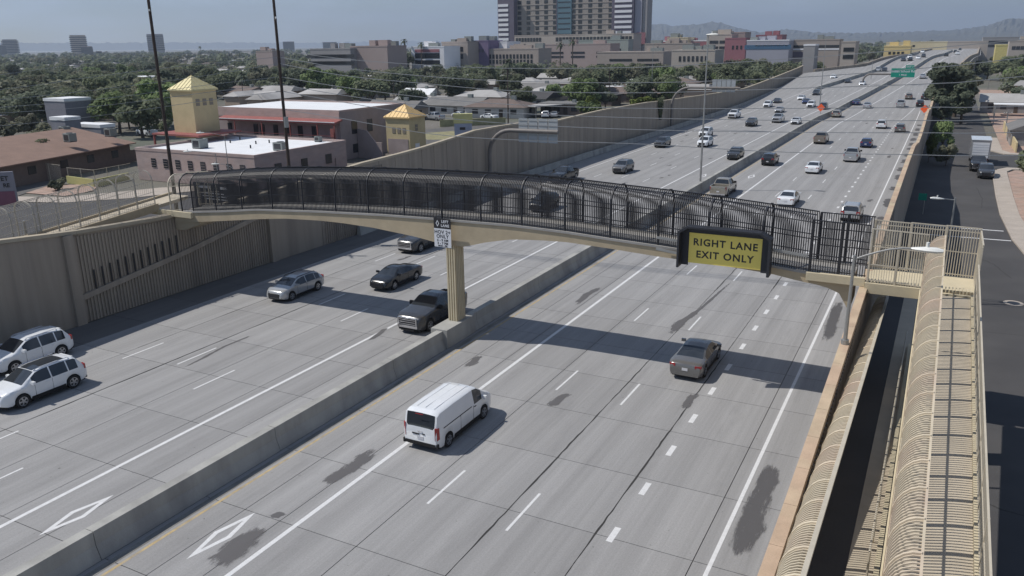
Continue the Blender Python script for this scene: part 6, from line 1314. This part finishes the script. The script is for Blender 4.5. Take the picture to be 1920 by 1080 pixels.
# ------------------------------------------------------------------ trees one by one
for px, py, h, k, c, w in [(225, 250, 9.5, 'round', 'bright green', 1.15), (268, 258, 8.5, 'round', 'mid green', 1.25), (150, 236, 9, 'round', 'mid green', 1.2), (50, 240, 8.5, 'round', 'dark green', 1.3), (20, 225, 8, 'round', 'mid green', 1.2), (190, 205, 9.5, 'round', 'mid green', 1.2), (15, 265, 5, 'bush', 'olive', 1.5), (60, 255, 4.5, 'round', 'olive', 1.1),
                         (95, 268, 4, 'bush', 'olive', 1.4), (315, 246, 3, 'bush', 'mid green', 1.2), (260, 200, 10, 'round', 'dark green', 1.2), (130, 190, 8, 'round', 'mid green', 1.2), (40, 195, 9, 'round', 'dark green', 1.3), (90, 165, 9, 'round', 'olive', 1.2), (200, 170, 9, 'loose', 'olive', 1.2), (300, 180, 9, 'round', 'mid green', 1.2),
                         (430, 178, 9, 'round', 'mid green', 1.2), (405, 170, 8, 'round', 'bright green', 1.1), (370, 150, 9, 'round', 'dark green', 1.2), (520, 170, 7, 'loose', 'mid green', 1.1), (560, 150, 9, 'round', 'olive', 1.2), (600, 140, 10, 'round', 'mid green', 1.3), (650, 130, 9, 'round', 'mid green', 1.3), (668, 186, 6, 'round', 'dark green', 1.0), (775, 212, 7, 'round', 'dark green', 1.1),
                         (752, 150, 15, 'round', 'dark green', 1.15), (735, 168, 6, 'round', 'olive', 1.1), (860, 170, 6, 'loose', 'olive', 1.3), (810, 165, 6, 'round', 'dark green', 1.2), (900, 182, 6, 'round', 'olive', 1.0), (945, 176, 7, 'round', 'olive', 1.1), (985, 210, 6.5, 'round', 'mid green', 1.15), (1092, 206, 8.5, 'round', 'bright green', 1.15), (1135, 205, 5, 'round', 'dark green', 1.2), (1110, 216, 5, 'bush', 'yellow green', 1.0), (1100, 222, 4.5, 'bush', 'bright green', 1.2),
                         (1150, 170, 10, 'round', 'mid green', 1.3), (1180, 168, 8, 'round', 'olive', 1.2), (1235, 200, 3.6, 'bush', 'yellow green', 1.7), (1205, 202, 3.4, 'bush', 'yellow green', 1.6), (1262, 190, 3.2, 'bush', 'yellow green', 1.3), (1205, 146, 9, 'round', 'mid green', 1.2), (1300, 150, 9, 'loose', 'mid green', 1.3), (1325, 158, 10, 'loose', 'olive', 1.3), (1350, 156, 9, 'loose', 'mid green', 1.2), (1375, 152, 10, 'round', 'olive', 1.2),
                         (1400, 146, 10, 'loose', 'mid green', 1.2), (1425, 142, 9, 'loose', 'olive', 1.3), (1445, 138, 11, 'round', 'dark green', 1.2), (1465, 138, 9, 'round', 'mid green', 1.2), (1490, 136, 9, 'loose', 'dark green', 1.2), (1512, 132, 7, 'round', 'olive', 1.2), (1535, 130, 8, 'round', 'dark green', 1.2), (1560, 126, 10, 'tall', 'dark green', 1.4), (1590, 122, 9, 'round', 'dark green', 1.2), (1608, 118, 10, 'round', 'mid green', 1.3), (1630, 116, 8, 'round', 'olive', 1.1),
                         (1570, 118, 7, 'round', 'bright green', 1.0), (960, 128, 8, 'round', 'mid green', 1.3), (1010, 126, 8, 'round', 'bright green', 1.3), (1050, 128, 9, 'round', 'mid green', 1.3), (1090, 130, 9, 'round', 'mid green', 1.3), (1120, 132, 8, 'round', 'mid green', 1.3), (855, 128, 7, 'round', 'mid green', 1.3), (890, 126, 6, 'round', 'mid green', 1.2), (830, 124, 8, 'round', 'mid green', 1.2), (1385, 112, 9, 'round', 'bright green', 1.5), (1350, 112, 10, 'round', 'mid green', 1.3)]:
    tree(G(px, py), h*1.05, k, c, w)
rng9 = random.Random(77); placed = [Vector(o.location) for o in COL.objects if o.name.startswith('tree')]
for i in range(900):
    px = rng9.choice([rng9.uniform(-20, 640), rng9.uniform(-20, 640), rng9.uniform(640, 1290), rng9.uniform(1240, 1640)]); py = rng9.uniform(112, 246) if px < 320 else rng9.uniform(112, 190) if px < 640 else rng9.uniform(122, 205) if px < 1250 else rng9.uniform(112, 168)
    P = G(px, py); D = P.length
    if P.x > -55.5 or D < 120 or D > 520 or len(placed) > 232: continue
    if -116 < P.x < -68 and 70 < P.y < 124: continue
    if any((P-q).length < 6.5 for q in placed) or any((P-q).length < 10.5 for q in HOUSEP): continue
    if 410 < D and 590 < px < 1560: continue
    placed.append(P); tree(P, rng9.uniform(6, 10.5)*(1.12 if px < 640 else .95), rng9.choice(['round', 'round', 'loose', 'round']), rng9.choice(['mid green', 'mid green', 'dark green', 'olive', 'bright green' if rng9.random() < .5 else 'mid green']), rng9.uniform(1.05, 1.35))
for i in range(64):
    px = 585+i*15.6+rng9.uniform(-5, 5); D = rng9.uniform(372, 418); P = atD(px, 200, D); P.z = 0
    if P.x > -56 or any((P-q).length < 7 for q in HOUSEP): continue
    tree(P, rng9.uniform(6, 9), rng9.choice(['round', 'loose', 'round']), rng9.choice(['mid green', 'olive', 'mid green', 'dark green']), rng9.uniform(1.1, 1.4), grp='tree belt in front of the city blocks')
# right side: tall dark trees in the strip, bright one in the shade, street trees
for x, y, h, k, c, w, lb_ in [(-.2, 203, 14.5, 'tall', 'dark green', 1.35, 'tallest dark tree of the clump hiding the right edge of the freeway'), (2.2, 214, 14.5, 'tall', 'olive', 1.25, 'olive tall tree at the right of the dark clump'), (0.4, 228, 14.5, 'tall', 'dark green', 1.25, 'dark tall tree at the back of the clump'), (3.4, 196, 11, 'tall', 'dark green', 1.2, 'shorter dark tree on the street side of the clump'),
                              (-.4, 186, 8, 'tall', 'dark green', 1.1, 'dark narrow tree in front of the clump by the wall'), (.4, 143, 6.0, 'round', 'bright green', .62, 'bright green small tree in the shade strip between wall and side street'), (-1.2, 133, 4.2, 'round', 'yellow green', .45, 'small yellow green shrub against the right wall'), (1.1, 130, 3.6, 'bush', 'olive', .8, 'low olive shrub at the edge of the shade strip'),
                              (10.5, 114, 5.6, 'round', 'mid green', .8, 'round green tree in the gravel yard at the right edge'), (12.8, 93, 5, 'round', 'mid green', .8, 'green tree at the right edge beside the yellow wall piece')]: tree(Vector((x, y, 0)), h, k, c, w, lb_, 'trees along the side street')
for px, py, h, k, c, w in [(1850, 150, 8, 'round', 'dark green', 1.3), (1880, 152, 9, 'round', 'mid green', 1.3), (1905, 168, 8, 'round', 'bright green', 1.2), (1835, 140, 7, 'round', 'dark green', 1.2), (1900, 140, 10, 'round', 'mid green', 1.4), (1870, 128, 8, 'round', 'dark green', 1.3), (1915, 125, 9, 'tall', 'dark green', 1.3), (1918, 200, 6, 'round', 'dark green', 1.2), (1890, 112, 9, 'round', 'mid green', 1.4)]: tree(G(px, py), h, k, c, w)
for px, py, yt, s in [(761, 150, 72, 1.2), (792, 150, 78, 1.2), (1050, 150, 78, 1.3), (1073, 150, 72, 1.3), (1358, 120, 62, 1.4), (1382, 120, 60, 1.4), (952, 175, 108, 1.9), (508, 135, 97, 1.4), (456, 180, 132, 1.5), (460, 184, 140, 1.3), (677, 120, 103, 1.1), (710, 125, 110, 1.0), (20, 205, 140, 2.3), (378, 118, 86, 1.3), (1210, 135, 98, 1.1), (1222, 135, 102, 1.1)]:
    P = G(px, py); D = math.hypot(P.x, P.y); palm(P, max(4, atD(px, yt, D).z-.8*s), s=s)
for px, py, yt, r_, lb_ in [(740, 204, 153, .16, 'dark utility pole just behind the small gate tower'), (822, 196, 148, .15, 'dark utility pole left of the pylon sign'), (866, 178, 130, .14, 'thin utility pole above the pylon sign'), (953, 238, 133, .16, 'tall dark utility pole right of the parked white sedan'), (1142, 196, 128, .15, 'utility pole with a white transformer above the left wall'), (1236, 172, 115, .15, 'utility pole behind the yellow green bushes on the wall'),
                            (1055, 150, 118, .12, 'thin utility pole below the middle of the hospital'), (1082, 155, 128, .12, 'short utility pole among white roofs'), (457, 190, 150, .14, 'utility pole among palms behind the white roof'), (489, 186, 157, .12, 'short utility pole behind the white roof'), (573, 153, 128, .12, 'thin pole left of the right hand pale houses'), (320, 140, 108, .14, 'far utility pole left of the yellow tower peak'), (218, 165, 128, .14, 'far utility pole among trees at the left'), (1852, 168, 138, .1, 'thin street pole on the houses side of the side street'), (1862, 233, 200, .1, 'short dark pole in the gravel yard'), (1884, 250, 205, .12, 'pale pole with a cluster at the corner house'), (1221, 190, 82, .09, 'thin pale mast behind the left wall')]:
    P = G(px, py); D = math.hypot(P.x, P.y); util_pole(P, atD(px, yt, D).z, lb_, r_, arms=(atD(px, yt, D).z-.7,) if r_ > .11 else (), adir=(.8, .6), grp='utility poles in the city', m=GALV if r_ < .11 or 'pale' in lb_ else WOODP)
# planting spilling over the left wall
iv = MB(); rng = random.Random(8)
yc = atX_ = None
d = ray(1238, 215); Yi = -50.1/d.x*d.y
for i in range(1500):
    t = rng.random(); z = lerp(ltop(Yi)+.9, ltop(Yi)-3.4, t); w = lerp(2.4, .3, t)*.9; y = Yi+rng.uniform(-w, w); c = Vector((-50.1+rng.uniform(-.1, .22), y, z)); s = rng.uniform(.06, .16); n3 = Vector((rng.uniform(-1, 1), rng.uniform(-1, 1), rng.uniform(-1, 1))).normalized(); x = n3.orthogonal().normalized(); yv = n3.cross(x); iv.add([c-x*s, c-yv*s*.6, c+x*s, c+yv*s*.6], [(0, 1, 2, 3)])
tag(iv.build('hanging_ivy', FOL_A, None, org=(-50.1, Yi, ltop(Yi))), 'ivy spilling in a narrow tongue over the top of the left sound wall', 'plant')
# ------------------------------------------------------------------ background fill: what cannot be counted
fill = MB(); rf = MB(); rng = random.Random(21); tri = 0
def clump(mb, P, h, w, n, s):
    for i in range(n):
        u = rng.uniform(-1, 1); t = rng.uniform(0, 2*PI); q = math.sqrt(1-u*u); r_ = rng.random()**.4; c = Vector((P.x+w*q*r_*math.cos(t), P.y+w*q*r_*math.sin(t), P.z+h*.55+h*.42*u*r_)); nn = Vector((q*math.cos(t)+rng.uniform(-.7, .7), q*math.sin(t)+rng.uniform(-.7, .7), u+.4+rng.uniform(-.5, .5))).normalized(); x = nn.orthogonal().normalized(); y = nn.cross(x); k = s*rng.uniform(.6, 1.4)
        mb.add([c-x*k-y*k*.4, c+x*k*.3-y*k*.8, c+x*k+y*k*.3, c-x*k*.3+y*k*.7], [(0, 1, 2, 3)])
mids = [MB(), MB(), MB()]
for i in range(2300):
    px = rng.uniform(-120, 2050); D = 300*(10**(rng.random()**.85)); P = atD(px, 200, D); P.z = 0
    if P.x > -56-(6 if D < 400 else 0) and P.x < (9.5 if P.y < 330 else 38+P.y*.02): continue
    if P.x > 0 and D < 300: continue
    if 640 < px < 1320 and D < 420 and rng.random() < .45: continue
    if any((P-q).length < 9 for q in HOUSEP): continue
    if 560 < px < 1500 and D > 440 and D < 760: continue
    h = rng.uniform(4.5, 9.5)*(1 if D < 900 else 1.25); sc = max(.42, D*.0016); clump(mids[i % 3], P, h, h*.62, int(130 if D < 500 else 70 if D < 1000 else 34), sc)
for mb, m_, nme in zip(mids, (FOL_A, FOL_D, FOL_C), ('mid', 'dark', 'olive')): tag(mb.build('distant_trees', m_), f'far off {nme} green tree cover of the city merging into one mass', 'trees', kind='stuff')
for i in range(420):
    px = rng.uniform(-100, 1400) if rng.random() < .85 else rng.uniform(1830, 2050); D = 230*(9**(rng.random()**.9)); P = atD(px, 200, D); P.z = 0
    if P.x > -60 and P.x < (14 if P.y < 330 else 40): continue
    if 560 < px < 1500 and 430 < D < 760: continue
    if any((P-q).length < 13 for q in HOUSEP): continue
    a = R(rng.choice([0, 90])+rng.uniform(-4, 4)); dx = Vector((math.cos(a), math.sin(a), 0)); dy = Vector((-dx.y, dx.x, 0)); w, d_ = rng.uniform(4, 8), rng.uniform(3, 5); h = rng.uniform(2.4, 3.4)
    fill.obox((P.x, P.y, h/2), dx, dy, Vector((0, 0, 1)), w, d_, h/2); hh = h+rng.choice([.3, 1.4, 1.6]); c = [P+dx*sx*(w+.5)+dy*sy*(d_+.5) for sx, sy in ((-1, -1), (1, -1), (1, 1), (-1, 1))]; rA, rB = P-dx*(w-1), P+dx*(w-1)
    rf.add([(*q.xy, h+.02) for q in c]+[(rA.x, rA.y, hh+.05), (rB.x, rB.y, hh+.05)], [(0, 1, 5, 4), (2, 3, 4, 5), (1, 2, 5), (3, 0, 4)])
tag(fill.build('distant_houses', WALLS[1]), 'walls of the far off low houses between the trees', 'houses', kind='stuff'); tag(rf.build('distant_roofs', mat('roof_mix', (.32, .31, .30), .9, var=.7, scale=.035)), 'roofs of the far off low houses between the trees', 'roofs', kind='stuff')
# ------------------------------------------------------------------ mountains
def ridge(pts, D, D2, m, label_name, seed):
    rng = random.Random(seed); mb = MB(); c = []
    for (x0, y0), (x1, y1) in zip(pts, pts[1:]):
        n = max(2, int((x1-x0)/5))
        for i in range(n): t = i/n; c.append((lerp(x0, x1, t), lerp(y0, y1, t)+rng.uniform(-1.3, 1.3)))
    c.append(pts[-1]); K = 7
    for x, y in c:
        top = atD(x, y, D2)
        for k in range(K):
            t = k/(K-1); D_ = lerp(D, D2, t); q = atD(x+rng.uniform(-2.5, 2.5)*(0 < t < 1), y, D_); q.z = max(-1, top.z*(t**1.15)*(1+rng.uniform(-.13, .13)*(0 < t < 1))) if t > 0 else -1; mb.v.append(tuple(q))
    for i in range(len(c)-1):
        for k in range(K-1): a = i*K+k; mb.f.append((a, a+K, a+K+1, a+1))
    return structure(mb.build('mountains', m, fixn=False))
MTN = mat('mountain_rock', (.075, .078, .072), .95, var=.35, scale=.004, stretch=(1, 1, 2), tint=(.09, .085, .06), tint_amt=.8)
ridge([(1120, 66), (1180, 60), (1215, 48), (1245, 44), (1262, 50), (1290, 46), (1310, 45), (1335, 40), (1352, 42), (1372, 49), (1400, 55), (1425, 60), (1455, 57), (1475, 54), (1520, 60), (1600, 62), (1700, 60), (1800, 55), (1850, 48), (1890, 36), (1925, 33), (1990, 38), (2080, 46)], 5200, 7800, MTN, 'm', 2)
ridge([(-200, 82), (200, 80), (560, 80), (900, 76), (1300, 70)], 17000, 21000, MTN, 'm2', 4)
# ------------------------------------------------------------------ air
HAZE = bpy.data.materials.new('haze_air'); HAZE.use_nodes = True; hn_ = HAZE.node_tree.nodes; hl_ = HAZE.node_tree.links
for nn in list(hn_):
    if nn.type != 'OUTPUT_MATERIAL': hn_.remove(nn)
pv = hn_.new('ShaderNodeVolumePrincipled'); pv.inputs['Color'].default_value = (.70, .82, 1, 1); pv.inputs['Density'].default_value = HAZE_D; pv.inputs['Anisotropy'].default_value = .25
hl_.new(pv.outputs[0], hn_['Material Output'].inputs['Volume'])
hz_o = MB().box(-9500, 9800, -400, 23000, -2, 560).build('haze', HAZE); tag(hz_o, 'thin bluish air over the whole city', 'haze', kind='stuff')
for k in list(HP):
    o = HP[k]
    for c in list(o.children_recursive): bpy.data.objects.remove(c)
    bpy.data.objects.remove(o)
finish_autolabels()
